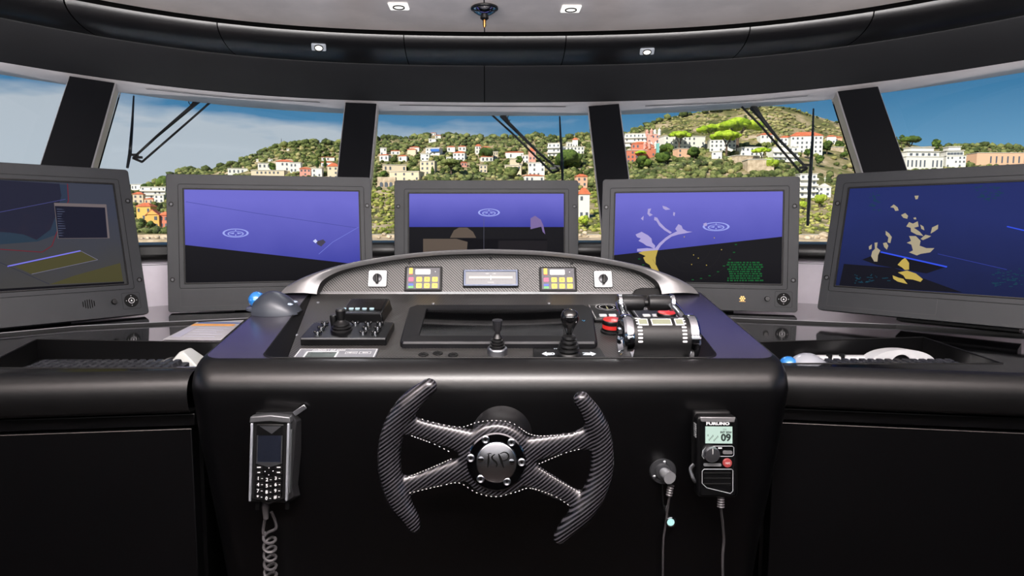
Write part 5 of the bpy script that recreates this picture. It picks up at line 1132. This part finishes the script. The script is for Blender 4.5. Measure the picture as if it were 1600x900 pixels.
def house(x0, x1, yt, yb, wall, roof, label, name='house', yaw=None, floors=None, win=True, group='houses on the hillside', balc=False, depth=None):
    pxc = (x0+x1)/2; p, t = hill_at(pxc, yb); D = p.y; s = D/F*1.003
    w = (x1-x0)*s; h = (yb-yt)*s; rng = random.Random(int(x0*7+yt*3)); yaw = R(rng.uniform(-14, 14)) if yaw is None else R(yaw)
    dp = depth or min(w*.7, 12); rh = h*.22 if roof in ('h', 'g') else .35; wh = h-rh; w = w/(math.cos(yaw)+abs(math.sin(yaw))*dp/w*.8)
    o = bpy.data.objects.new(name, None); C.objects.link(o); o.location = PY(pxc, yb, D); o.rotation_euler = (0, 0, yaw); tag(o, label, 'building', group)
    obj('wall', B().box(-w/2, w/2, 0, dp, -4, wh), WALLS[wall], o, smooth=False)
    e = .35
    if roof == 'h': r = B().loft([[(-w/2-e, -e, wh), (w/2+e, -e, wh), (w/2+e, dp+e, wh), (-w/2-e, dp+e, wh)], [(-w/2-e, -e, wh+.25), (w/2+e, -e, wh+.25), (w/2+e, dp+e, wh+.25), (-w/2-e, dp+e, wh+.25)], [(-w/2+min(w, dp)*.45, dp*.45, wh+rh), (w/2-min(w, dp)*.45, dp*.45, wh+rh), (w/2-min(w, dp)*.45, dp*.55, wh+rh), (-w/2+min(w, dp)*.45, dp*.55, wh+rh)]], True, True, True); obj('roof', r, ROOF, o, smooth=False)
    elif roof == 'g': r = B().loft([[(-w/2-e, -e, wh-.3), (0, -e, wh+rh*1.3), (w/2+e, -e, wh-.3), (w/2+e, -e, wh-.6), (0, -e, wh+rh*1.3-.4), (-w/2-e, -e, wh-.6)], [(-w/2-e, dp, wh-.3), (0, dp, wh+rh*1.3), (w/2+e, dp, wh-.3), (w/2+e, dp, wh-.6), (0, dp, wh+rh*1.3-.4), (-w/2-e, dp, wh-.6)]], True, True, True); obj('roof', r, ROOF if wall != 'w' else FLATR, o, smooth=False); obj('gable', B().prism([(-w/2, wh), (w/2, wh), (0, wh+rh*1.2)], 0, .3, Matrix.Rotation(math.pi/2, 4, 'X') @ Matrix.Identity(4)), WALLS[wall], o, smooth=False)
    else: obj('roof', B().box(-w/2-e, w/2+e, -e, dp+e, wh, wh+rh), FLATR, o, smooth=False)
    if win:
        nf = floors or max(1, round(wh/3.4)); fh = wh/nf; nw = max(2, min(9, round(w/3.2)))
        wme = win_mesh(min(1.3, w/nw*.45), fh*.5)
        for f_ in range(nf):
            for c_ in range(nw):
                if rng.random() < .25: continue
                q = bpy.data.objects.new('window', wme); link(q, o); q.location = (-w/2+w*(c_+.5)/nw, 0, fh*f_+fh*.25)
    if balc:
        nf = floors or max(1, round(wh/3.4)); fh = wh/nf
        for f_ in range(nf): obj('balcony', B().box(-w/2-.4, w/2+.4, -1.6, 0, fh*f_-.15, fh*f_+.9 if f_ else .9), WALLS['w'], o, smooth=False)
    return o, w, wh, dp
HS_ = [
 (204, 225, 288, 297, 'w', 'f', 'white flat-roofed block highest up in the gap right of the left edge monitor', 1),
 (221, 259, 292, 311, 'w', 'f', 'long white terraced apartment block with balcony bands, above the orange-roofed house', 1),
 (208, 224, 300, 318, 'c', 'h', 'cream house half hidden behind the left edge monitor', 0),
 (224, 241, 309, 319, 'p', 'h', 'low peach house with orange roof under the long terraced block', 0),
 (241, 256, 304, 317, 'w', 'f', 'small white house right under the terraced block', 0),
 (213, 237, 317, 345, 'y', 'h', 'tall ochre house with orange hip roof and pale shutters, left gap', 0),
 (229, 249, 329, 358, 'y', 'g', 'ochre gable-fronted house standing by the quay, left gap', 0),
 (249, 264, 331, 357, 'r', 'h', 'terracotta house with orange roof touching the second monitor', 0),
 (356, 389, 263, 272, 'w', 'f', 'low white long building on top edge of second monitor, farthest left', 0),
 (403, 424, 255, 272, 'w', 'f', 'white house beside a dark round tree above the second monitor', 0),
 (393, 444, 266, 280, 'c', 'f', 'long cream arcade building resting along the second monitor top', 0),
 (431, 459, 249, 268, 'w', 'h', 'largest white villa on the left hill above the second monitor', 0),
 (453, 470, 254, 270, 'w', 'f', 'white block joined to the right side of the largest left-hill villa', 0),
 (448, 452, 232.5, 235.5, 'w', 'f', 'tiny white house alone high in the left-hill forest', 0),
 (400, 406, 248.5, 252, 'w', 'f', 'tiny white house low on the left slope of the left hill', 0),
 (419, 426, 248.5, 252.5, 'w', 'f', 'tiny white house just above the left-hill villas', 0),
 (468, 486, 261, 275, 'k', 'h', 'small pink house right of the white villas on the left hill', 0),
 (487, 503, 263, 277, 'w', 'f', 'small white house with dark windows near the left centre pillar', 0),
 (502, 523, 244.5, 251, 'w', 'h', 'long white villa among cypresses beside the left centre pillar', 0),
 (502, 520, 252, 262, 'w', 'h', 'white house with red roof beside the left centre pillar', 0),
 (512, 529, 255, 280, 'c', 'h', 'tall cream apartment house against the left centre pillar', 0),
 (673, 681, 207, 211.5, 'w', 'h', 'house with orange roof on the very crest of the centre ridge', 0),
 (680, 689, 210.5, 216.5, 'w', 'h', 'white house just below the crest of the centre ridge', 0),
 (670, 681, 216.5, 222, 'w', 'f', 'small white house below the two crest houses', 0),
 (611, 625, 234.5, 242, 'w', 'h', 'white house with bright orange roof at left of the centre pane', 0),
 (594, 604, 231, 243, 'w', 'f', 'tall white house beside the left centre pillar, centre pane', 0),
 (592, 608, 240.5, 251, 'w', 'h', 'orange-roofed white house touching the left centre pillar, centre pane', 0),
 (640, 655, 228.5, 238, 'w', 'h', 'white house behind the cream orange-roofed house, centre pane', 0),
 (636, 650, 231.5, 243, 'c', 'h', 'cream house with orange roof left of the blue-awning house', 0),
 (664, 688, 231, 242, 'w', 'f', 'white house with blue awning in the centre pane', 0),
 (622, 636, 242, 252, 'w', 'h', 'white gabled house low left under the cream orange-roofed house', 0),
 (657, 671, 240, 251, 'w', 'f', 'white box house right under the blue-awning house', 0),
 (698.5, 711, 228, 237, 'w', 'h', 'small white villa, first right of the blue-awning house', 0),
 (716, 728, 227.5, 236, 'w', 'h', 'small white villa, second right of the blue-awning house', 0),
 (707, 727, 236, 251, 'w', 'h', 'big white villa under the two small villas, centre pane', 0),
 (697, 705, 245, 251, 'w', 'f', 'low white annex at the left foot of the big white villa', 0),
 (743, 752, 225.5, 240, 'w', 'h', 'narrow white tower house left of the centre wiper', 0),
 (752, 767, 228.5, 243, 'w', 'h', 'white house joined to the narrow tower house', 0),
 (655.5, 680, 252, 274, 'c', 'f', 'cream palace with tall windows over the centre monitor, left', 0),
 (598, 636, 257.5, 268, 'c', 'f', 'long low white-roofed building above the arcade wall', 0),
 (606, 657, 268, 283, 'c', 'f', 'long cream base building left of the cream palace', 0),
 (720, 730, 252.5, 260, 'k', 'h', 'small pinkish house among trees under the big white villa', 0),
 (749, 761, 258, 270, 'c', 'f', 'cream ruin-like house among rocks over the centre monitor', 0),
 (751, 771, 243, 253, 'w', 'h', 'low white house with wide orange roof left of the wiper rod', 0),
 (771, 778, 237, 249, 'c', 'f', 'slim cream house just left of the wiper rod', 0),
 (789.5, 818, 236, 248, 'w', 'h', 'wide cream villa with long orange roof crossed by the centre wiper', 0),
 (797, 817, 248.5, 260, 'c', 'f', 'cream terraced house under the wide orange-roofed villa', 0),
 (788, 815, 258, 274, 'c', 'f', 'largest cream apartment block under the wiper, near monitor', 0),
 (815, 826, 242.5, 256, 'w', 'f', 'white house with dark openings between the wiper rods', 0),
 (826, 837, 231, 258, 'k', 'h', 'tall pink house between the centre wiper rods', 0),
 (825, 851, 254, 276, 'w', 'f', 'big plain white building left of the lower wiper joint', 0),
 (819, 851, 272, 286, 'w', 'h', 'red-roofed building on top of the centre monitor', 0),
 (855, 876, 224, 246, 'w', 'f', 'white modern house with terraces just left of the upright wiper blade', 1),
 (879.5, 913, 229, 241, 'w', 'f', 'long white house right of the upright wiper blade', 0),
 (894, 903, 215.5, 231, 'w', 'h', 'white tower rising over the long white house', 0),
 (886, 895, 222, 231, 'w', 'f', 'small white annex left of the white tower', 0),
 (900, 918, 272, 292, 'p', 'h', 'peach house beside the right centre pillar', 0),
 (904, 921, 294, 341, 'w', 'h', 'tall white apartment house with red roof between centre monitor and pillar', 0),
 (976, 1013, 209, 229, 'w', 'f', 'white terraced hotel beside the right centre pillar', 1),
 (1011, 1030, 210, 232, 'k', 'f', 'pink castle-like villa with turrets', 0),
 (986, 1013, 221, 240, 'r', 'h', 'red house in front of the white terraced hotel', 0),
 (979, 1010, 235, 255, 'r', 'f', 'red block beside the right centre pillar, lowest of the red houses', 0),
 (1009, 1025, 227, 245, 'r', 'g', 'small red gabled house under the pink castle', 0),
 (1036, 1104, 213, 234, 'w', 'f', 'long white building behind the small umbrella pine', 0),
 (1058, 1086, 232, 246, 'p', 'f', 'peach stepped building under the small umbrella pine', 0),
 (1109, 1150, 218, 237, 'w', 'f', 'blue-grey shaded house under the big umbrella pines', 0),
 (1112, 1128, 237, 249, 'w', 'f', 'white garden wall block under the big umbrella pines', 0),
 (1188, 1209, 207.5, 224, 'w', 'h', 'white house seen between the right wiper rods', 0),
 (1218, 1237, 212, 228, 'w', 'h', 'red-roofed wing left of the large white villa', 0),
 (1158, 1192, 230, 244, 'w', 'f', 'low white flat-roofed pavilion left of the right wiper', 0),
 (1147, 1191, 243, 253, 's', 'f', 'long stone terrace wall under the flat pavilion', 0),
 (1168, 1209, 249, 268, 's', 'f', 'stone retaining wall below the right wiper', 0),
 (1208, 1246, 230, 253, 'w', 'f', 'white terraced annex at the foot of the large white villa', 1),
 (1235.4, 1284, 206, 240, 'w', 'h', 'large white villa with orange roof behind the right wiper blade', 0),
 (1292, 1306, 211, 224, 'w', 'h', 'small white house right of the large white villa', 0),
 (1304, 1316, 213, 224, 'p', 'h', 'small peach house at the left of the right-hand pillar', 0),
 (1297, 1319, 229.5, 237, 's', 'f', 'pale garden wall right of the large white villa', 0),
 (1249, 1275, 272, 309, 'w', 'f', 'white balconied apartment block in the gap between the two right monitors', 1),
 (1277.5, 1298, 288, 307, 'w', 'g', 'little white chapel in the gap between the two right monitors', 0),
 (1413, 1475, 245, 266, 'w', 'f', 'lowest tier of the white modern residence above the right monitor', 0),
 (1478, 1508, 243.5, 262, 'w', 'f', 'small white flat-roofed pavilion right of the modern residence', 0),
 (1526, 1604, 239, 260, 'p', 'f', 'long peach building with dark windows above the right monitor', 0)]
rects = []
for x0, x1, yt, yb, wl_, rf, lab, bal in HS_:
    far = x1-x0 < 12
    o, w, wh, dp = house(x0, x1, yt, yb, wl_, rf, lab, 'house', balc=bool(bal), floors=1 if 'modern' in lab and 'tier' in lab or 'long peach' in lab or 'palace' in lab and 0 else None, win=not (wl_ == 's') and (x1-x0) > 5.5)
    rects.append((x0-1, x1+1, yt, yb))
    if 'blue awning' in lab: obj('awning', B().box(-w*.1, w*.5, -1.4, 0, wh*.45, wh*.85), BLUEA, o, smooth=False)
    if 'castle' in lab:
        for k in range(4):
            x = -w/2+w*k/3; obj('turret', B().lathe([(1.3, wh-1), (1.3, wh+2.5), (1.5, wh+2.8), (0, wh+5)], 10, c=(x, .5 if k % 2 else dp*.6)), WALLS['k'] if k < 2 else WALLS['w'], o)
    if 'modern residence' in lab:
        for (a, b_, z0, z1, y_) in ((-.44, .42, wh, wh+4.2, 1.5), (-.3, .3, wh+4.2, wh+7.6, 3)): obj('upper_tier', B().box(w*a, w*b_, y_, dp, z0, z1), WALLS['w'], o, smooth=False); obj('flat_roof', B().box(w*a-.5, w*b_+.5, y_-.8, dp, z1, z1+.5), FLATR, o, smooth=False)
        for k in range(5):
            q = bpy.data.objects.new('window', win_mesh(2.2, 2)); link(q, o); q.location = (w*(-.34+.16*k), 1.45, wh+1)
        rects.append((1418, 1470, 226, 250))
    if 'chapel' in lab: obj('cross', B().box(-.1, .1, 0, .2, wh+3, wh+6).box(-.6, .6, 0, .2, wh+4.6, wh+4.9), WALLS['w'], o, smooth=False)
# arcade wall
p, t0 = hill_at(604, 291); w = 28*p.y/F; t = thing('arcade_wall', PY(604, 293, p.y-4), 'pale arcade wall with three dark arches beside the left centre pillar', 'wall')
obj('wall', B().box(-w/2, w/2, 0, 3, -4, 16*p.y/F), WALLS['s'], t, smooth=False); rects.append((588, 620, 277, 292))
for k in range(3): obj('arch', B().prism([(x+(-.28+.26*k)*w, z) for x, z in [(-1, 0), (1, 0), (1, 2.6)]+[(math.cos(a*math.pi/6), 2.6+math.sin(a*math.pi/6)) for a in range(1, 6)]+[(-1, 2.6)]], 0, .3, Matrix.Rotation(math.pi/2, 4, 'X')), WIN, t, smooth=False)
p, _ = hill_at(1026.5, 243); t = thing('scaffold_cover', p, 'narrow turquoise covered tower under the pink castle', 'scaffold'); obj('cover', B().box(-.9, .9, -3, 0, 0, 18*p.y/F), TURQ, t, smooth=False)
p = hill(440, 1); t = thing('radio_mast', p, 'thin radio mast on the crest of the left hill', 'mast'); obj('mast', B().tube([(0, 0, 0), (0, 0, 6), (0, 0, 7.5)], [.28, .18, .05], 6), MATTE, t)
# ---- greenery
def leafmat(name, a, b_, c_, isl=True):
    m = bpy.data.materials.new(name); m.use_nodes = True; t_ = m.node_tree; n = t_.nodes; l = t_.links; b = n['Principled BSDF']
    ge = n.new('ShaderNodeNewGeometry'); co = n.new('ShaderNodeTexCoord'); nz_ = n.new('ShaderNodeTexNoise'); nz_.inputs['Scale'].default_value = .55; nz_.inputs['Detail'].default_value = 5; l.new(co.outputs['Object'], nz_.inputs['Vector'])
    ad = n.new('ShaderNodeMath'); ad.operation = 'MULTIPLY_ADD'; l.new(nz_.outputs['Fac'], ad.inputs[0]); ad.inputs[1].default_value = 1.1
    sb_ = n.new('ShaderNodeMath'); sb_.operation = 'MULTIPLY_ADD'; l.new(ge.outputs['Random Per Island'], sb_.inputs[0]); sb_.inputs[1].default_value = .6; sb_.inputs[2].default_value = -.35; l.new(sb_.outputs[0], ad.inputs[2])
    r = n.new('ShaderNodeValToRGB'); r.color_ramp.elements[0].color = lin(a); r.color_ramp.elements[1].color = lin(c_); r.color_ramp.elements[1].position = .8; q = r.color_ramp.elements.new(.45); q.color = lin(b_); l.new(ad.outputs[0], r.inputs[0])
    l.new(r.outputs[0], b.inputs['Base Color']); b.inputs['Roughness'].default_value = .9; b.inputs['Specular IOR Level'].default_value = .15
    bp = n.new('ShaderNodeBump'); bp.inputs['Strength'].default_value = 1; bp.inputs['Distance'].default_value = .8; n2 = n.new('ShaderNodeTexNoise'); n2.inputs['Scale'].default_value = 1.6; n2.inputs['Detail'].default_value = 4; l.new(co.outputs['Object'], n2.inputs['Vector']); l.new(n2.outputs['Fac'], bp.inputs['Height']); l.new(bp.outputs[0], b.inputs['Normal'])
    return m
LEAF = leafmat('forest_foliage', (38, 50, 26), (82, 94, 50), (132, 138, 84)); DRY = leafmat('dry_scrub', (92, 98, 50), (140, 138, 84), (178, 170, 120)); LIME = leafmat('bright_pine_foliage', (84, 112, 22), (140, 168, 36), (176, 200, 60)); BRT = leafmat('lush_shrub', (90, 120, 30), (150, 170, 50), (196, 206, 90))
TRUNK = mat('pine_trunk', (95, 78, 66), .9)
ico_v, ico_f = [], []
tb = bmesh.new(); bmesh.ops.create_icosphere(tb, subdivisions=2, radius=1)
tb.verts.ensure_lookup_table(); base_v = [v.co.copy() for v in tb.verts]; base_f = [tuple(v.index for v in f.verts) for f in tb.faces]; tb.free()
tb = bmesh.new(); bmesh.ops.create_icosphere(tb, subdivisions=1, radius=1)
tb.verts.ensure_lookup_table(); low_v = [v.co.copy() for v in tb.verts]; low_f = [tuple(v.index for v in f.verts) for f in tb.faces]; tb.free()
def knob(bv): return [[v*(1+.42*noise.noise(v*2.3+Vector((s_*5.3, 1.7*s_, 0)))+.2*noise.noise(v*5.5+Vector((s_*2.3, 0, s_)))) for v in bv] for s_ in range(10)]
TPL, TPLL = knob(base_v), knob([v*1.08 for v in low_v])
def blobs(name, items, m, low=False):
    vs, fs = [], []
    for (p, r, sz) in items:
        tp = (TPLL if low else TPL)[rnd.randrange(10)]; o_ = len(vs); a = rnd.uniform(0, 6.28); ca, sa = math.cos(a), math.sin(a)
        for v in tp: vs.append((p.x+r*(v.x*ca-v.y*sa), p.y+r*(v.x*sa+v.y*ca), p.z+r*sz*v.z))
        fs += [tuple(i+o_ for i in f) for f in (low_f if low else base_f)]
    me = bpy.data.meshes.new(name); me.from_pydata(vs, [], fs); me.materials.append(m); me.shade_smooth()
    o = bpy.data.objects.new(name, me); link(o); return o
LUSH = leafmat('shore_shrub', (78, 96, 34), (132, 140, 62), (188, 182, 110))
def covered(px, py, r):
    for x0, x1, y0, y1 in rects:
        if x0-r*.6 < px < x1+r*.6:
            if py > y1+.5:
                if py-r*1.25 < y1-.28*(y1-y0) and x1-x0 > 5: return True
            elif py > y0+1 and x0-r*.2 < px < x1+r*.2: return True
    return False
rnd = random.Random(11)
green, dry, lush = [], [], []
for i in range(17500):
    px = rnd.uniform(150, 1700) if i % 12 else rnd.uniform(-300, 2200); t0 = rnd.random()**.85
    if t0 > .985: t0 = .985
    p = hill(px, t0); r = rnd.uniform(1.0, 2.6)*(1 if t0 > .3 else .75); py = PB+(ridge(px)+3-PB)*t0
    rp = r*F/p.y
    if covered(px, py, rp*1.3): continue
    rk = noise.noise(Vector((p.x*.018, p.y*.012, 3)))
    bare = 1020 < px < 1345 and t0 > .70
    if (1290 < px < 1340 or 1250 < px < 1300) and 232 < py < 282: 
        if rnd.random() < .8: continue
    if bare:
        if rk > .12 and rnd.random() < .75: continue
        (dry if rnd.random() < .72 else green).append((p+Vector((0, 0, r*.2)), r*.8, .62))
    elif py > 300 and (1240 < px < 1310 or px < 1000 and px > 560): lush.append((p+Vector((0, 0, r*.25)), r*.7, .7)) if rnd.random() < .75 else None
    elif t0 < .42 and 970 < px < 1320: (dry if rnd.random() < .6 else green if rnd.random() < .6 else lush).append((p+Vector((0, 0, r*.3)), r*.85, .75))
    else: (green if rnd.random() < .86 else dry).append((p+Vector((0, 0, r*.45)), r, .8))
for i in range(420):                                   # denser crest
    px = rnd.uniform(-100, 1800); p = hill(px, .985); r = rnd.uniform(1.6, 4.2)
    if 1180 < px < 1330: r *= .45
    if any(x0 < px < x1 and y0 < ridge(px)+6 for x0, x1, y0, y1 in rects): continue
    green.append((p+Vector((0, rnd.uniform(-4, 4), r*.5)), r, .8))
for nm, it, m, lb in (('forest', green, LEAF, 'green pine forest covering the hills'), ('scrub', dry, DRY, 'dry yellowish scrub between rocks on the hillside'), ('shrubs', lush, LUSH, 'bright green shrubs above the rocky shore')):
    o = blobs(nm, it, m, True); tag(o, lb, 'forest' if nm == 'forest' else 'shrubs'); o['kind'] = 'stuff'
def tree(px, py, wpx, hpx, m, label, kind='round', dy=-8, name='tree'):
    p, t0 = hill_at(px, py); D = p.y+dy; p = PY(px, py, D); s = D/F; w, h = wpx*s, hpx*s
    t = thing(name, p, label, 'tree', 'single trees on the hillside')
    it = []
    if kind == 'umbrella':
        for k in range(34):
            a = rnd.uniform(0, 6.28); q = math.sqrt(rnd.random())*.42; it.append((Vector((math.cos(a)*q*w, math.sin(a)*q*w*.8, h*(.76+.16*(1-(q/.42)**2)))), w*.13*rnd.uniform(.8, 1.25), .62))
        tr = B()
        for k in range(4): a = k*1.57+.4; tr.tube(cr([(0, 0, -2), (0, 0, h*.3), (math.cos(a)*w*.1, math.sin(a)*w*.1, h*.55), (math.cos(a)*w*.27, math.sin(a)*w*.2, h*.82)], 3), [.5*w*.06]*4+[.3*w*.06]*3+[.2*w*.06]*3, 6)
        obj('trunk', tr, TRUNK, t)
    elif kind == 'cypress': it = [(Vector((0, 0, h*(.1+.09*k))), w*.5*(1-abs(k-3)/9), 1.3) for k in range(10)]; obj('trunk', B().tube([(0, 0, -2), (0, 0, h*.3)], [.2, .15], 6), TRUNK, t)
    else:
        for k in range(14):
            a = rnd.uniform(0, 6.28); q = rnd.random()**.6*.3; z = rnd.uniform(.3, .85); q *= 1.2-abs(z-.5); it.append((Vector((math.cos(a)*q*w, math.sin(a)*q*w, h*z)), w*.24*rnd.uniform(.8, 1.2), .85))
        obj('trunk', B().tube([(0, 0, -2), (0, 0, h*.5)], [.35, .25], 6), TRUNK, t)
    o = blobs('crown', it, m); o.parent = t; return t
DKG = leafmat('dark_evergreen', (34, 50, 24), (62, 82, 34), (96, 116, 50))
for a in ((1061, 236, 34, 30, LIME, 'small umbrella pine in front of the long white building', 'umbrella'), (1112, 232, 44, 36, LIME, 'umbrella pine forming the left of the big pine group', 'umbrella'), (1152, 236, 66, 48, LIME, 'tallest and widest umbrella pine of the big group', 'umbrella'), (1135, 240, 46, 34, LIME, 'lower umbrella pine in front of the big pine group', 'umbrella', -16),
    (1001, 250, 16, 14, LIME, 'little flat pine before the red houses', 'umbrella'), (1421, 240, 32, 26, DKG, 'dark umbrella pine by the right-hand pillar', 'umbrella'), (1408, 236, 9, 26, DKG, 'thin round-topped pine against the sky by the right-hand pillar', 'umbrella', 4), (1462, 236, 14, 18, DKG, 'dark tree behind the modern residence roof', 'round', 8),
    (1190, 252, 30, 20, LIME, 'light green pine under the flat pavilion', 'umbrella'), (1042, 240, 22, 16, DKG, 'rounded dark tree before the long white building', 'round'), (1036, 254, 24, 14, DKG, 'dark bush below the rounded tree', 'round'), (1005, 262, 24, 16, DKG, 'dark tree under the lowest red block', 'round'), (1085, 246, 22, 15, DKG, 'dark tree under the peach stepped building', 'round'), (1292, 238, 17, 17, DKG, 'round tree at the right corner of the large white villa', 'round'), (1312, 231, 14, 9, DKG, 'low bush by the pale garden wall', 'round'), (1262, 244, 12, 13, DKG, 'small tree before the large white villa', 'round'), (1280, 258, 13, 15, DKG, 'small tree on the rocky slope beside the wiper blade', 'round'),
    (1204, 262, 26, 12, BRT, 'bright bush on the stone wall above the fourth monitor', 'round'), (1281, 320, 18, 15, BRT, 'bright round bush before the chapel', 'round'), (1255, 325, 14, 10, BRT, 'bright bush before the balconied apartment block', 'round'), (889, 262, 40, 26, DKG, 'dense dark tree right of the upright centre wiper blade', 'round'), (600, 279, 15, 11, DKG, 'round green tree on the arcade wall', 'round', -14), (912, 353, 18, 15, BRT, 'bright green bush between the centre monitor and the pillar', 'round'),
    (705, 272, 38, 22, LEAF, 'wide pine right of the cream palace', 'umbrella'), (676, 274, 6, 14, DKG, 'dark cypress at the corner of the cream palace', 'cypress', -12), (508, 262, 5, 17, DKG, 'dark cypress near the left centre pillar', 'cypress'), (496, 262, 6, 14, DKG, 'second dark cypress near the left centre pillar', 'cypress'), (461, 264, 6, 14, DKG, 'dark cypress beside the largest left-hill villa', 'cypress', -12), (426, 268, 13, 13, DKG, 'dark round tree between the left-hill houses', 'round'), (223, 358, 14, 16, DKG, 'dark tree on the quay, left of the gabled ochre house', 'round', -4), (236, 359, 14, 14, DKG, 'dark tree before the gabled ochre house', 'round', -6), (244, 334, 20, 18, LEAF, 'tree behind the gabled ochre house roof', 'round', 10), (234, 297, 24, 8, DKG, 'dark tree crown above the terraced apartment block', 'round', 14), (257, 291, 26, 12, DKG, 'dark wooded crown touching the second monitor frame', 'round', 14), (1318, 246, 12, 8, DKG, 'small bush on the cliff by the right-hand pillar', 'round'),
    (812, 258, 12, 14, DKG, 'dark palm-like tree among the cream houses', 'round', -12), (759, 248, 26, 14, DKG, 'dark tree left of the centre wiper', 'round'), (800, 276, 26, 13, LEAF, 'tree in front of the cream apartment block', 'round')):
    tree(*a)
# boulders on the shore
STONE = mat('pale_boulder', (205, 190, 168), .9, rgb2=(168, 150, 128), scale=.5)
bl = [(px, py, w) for px, py, w in ((1286, 368, 14), (1276, 371, 10), (1294, 372, 12), (1284, 374, 14), (1262, 372, 10), (908, 360, 6), (914, 364, 8), (906, 368, 7), (918, 369, 6), (600, 366, 7), (608, 370, 8), (592, 371, 6), (232, 372, 6), (246, 371, 8), (256, 373, 6), (222, 373, 6))]
first = None
for px, py, w in bl:
    p = PY(px, py, D0-14); r = w*p.y/F/2
    where = 'in the gap beside the chapel' if px > 1200 else 'right of the centre monitor' if px > 800 else 'left of the centre monitor' if px > 500 else 'in the left gap'
    lab = ['largest, inner', 'rightmost', 'small left', 'lowest', 'far left', 'topmost', 'second', 'third', 'low'][len([1 for b0 in bl[:bl.index((px, py, w))] if abs(b0[0]-px) < 120])]
    if first is None: o = first = blobs('boulder', [(Vector(), 1, .75)], STONE)
    else: o = first.copy(); C.objects.link(o)
    o.location = p; o.scale = (r, r, r); o.rotation_euler[2] = rnd.uniform(0, 6); tag(o, 'pale shore boulder, %s one %s' % (lab, where), 'boulder', 'shore boulders %s' % where)
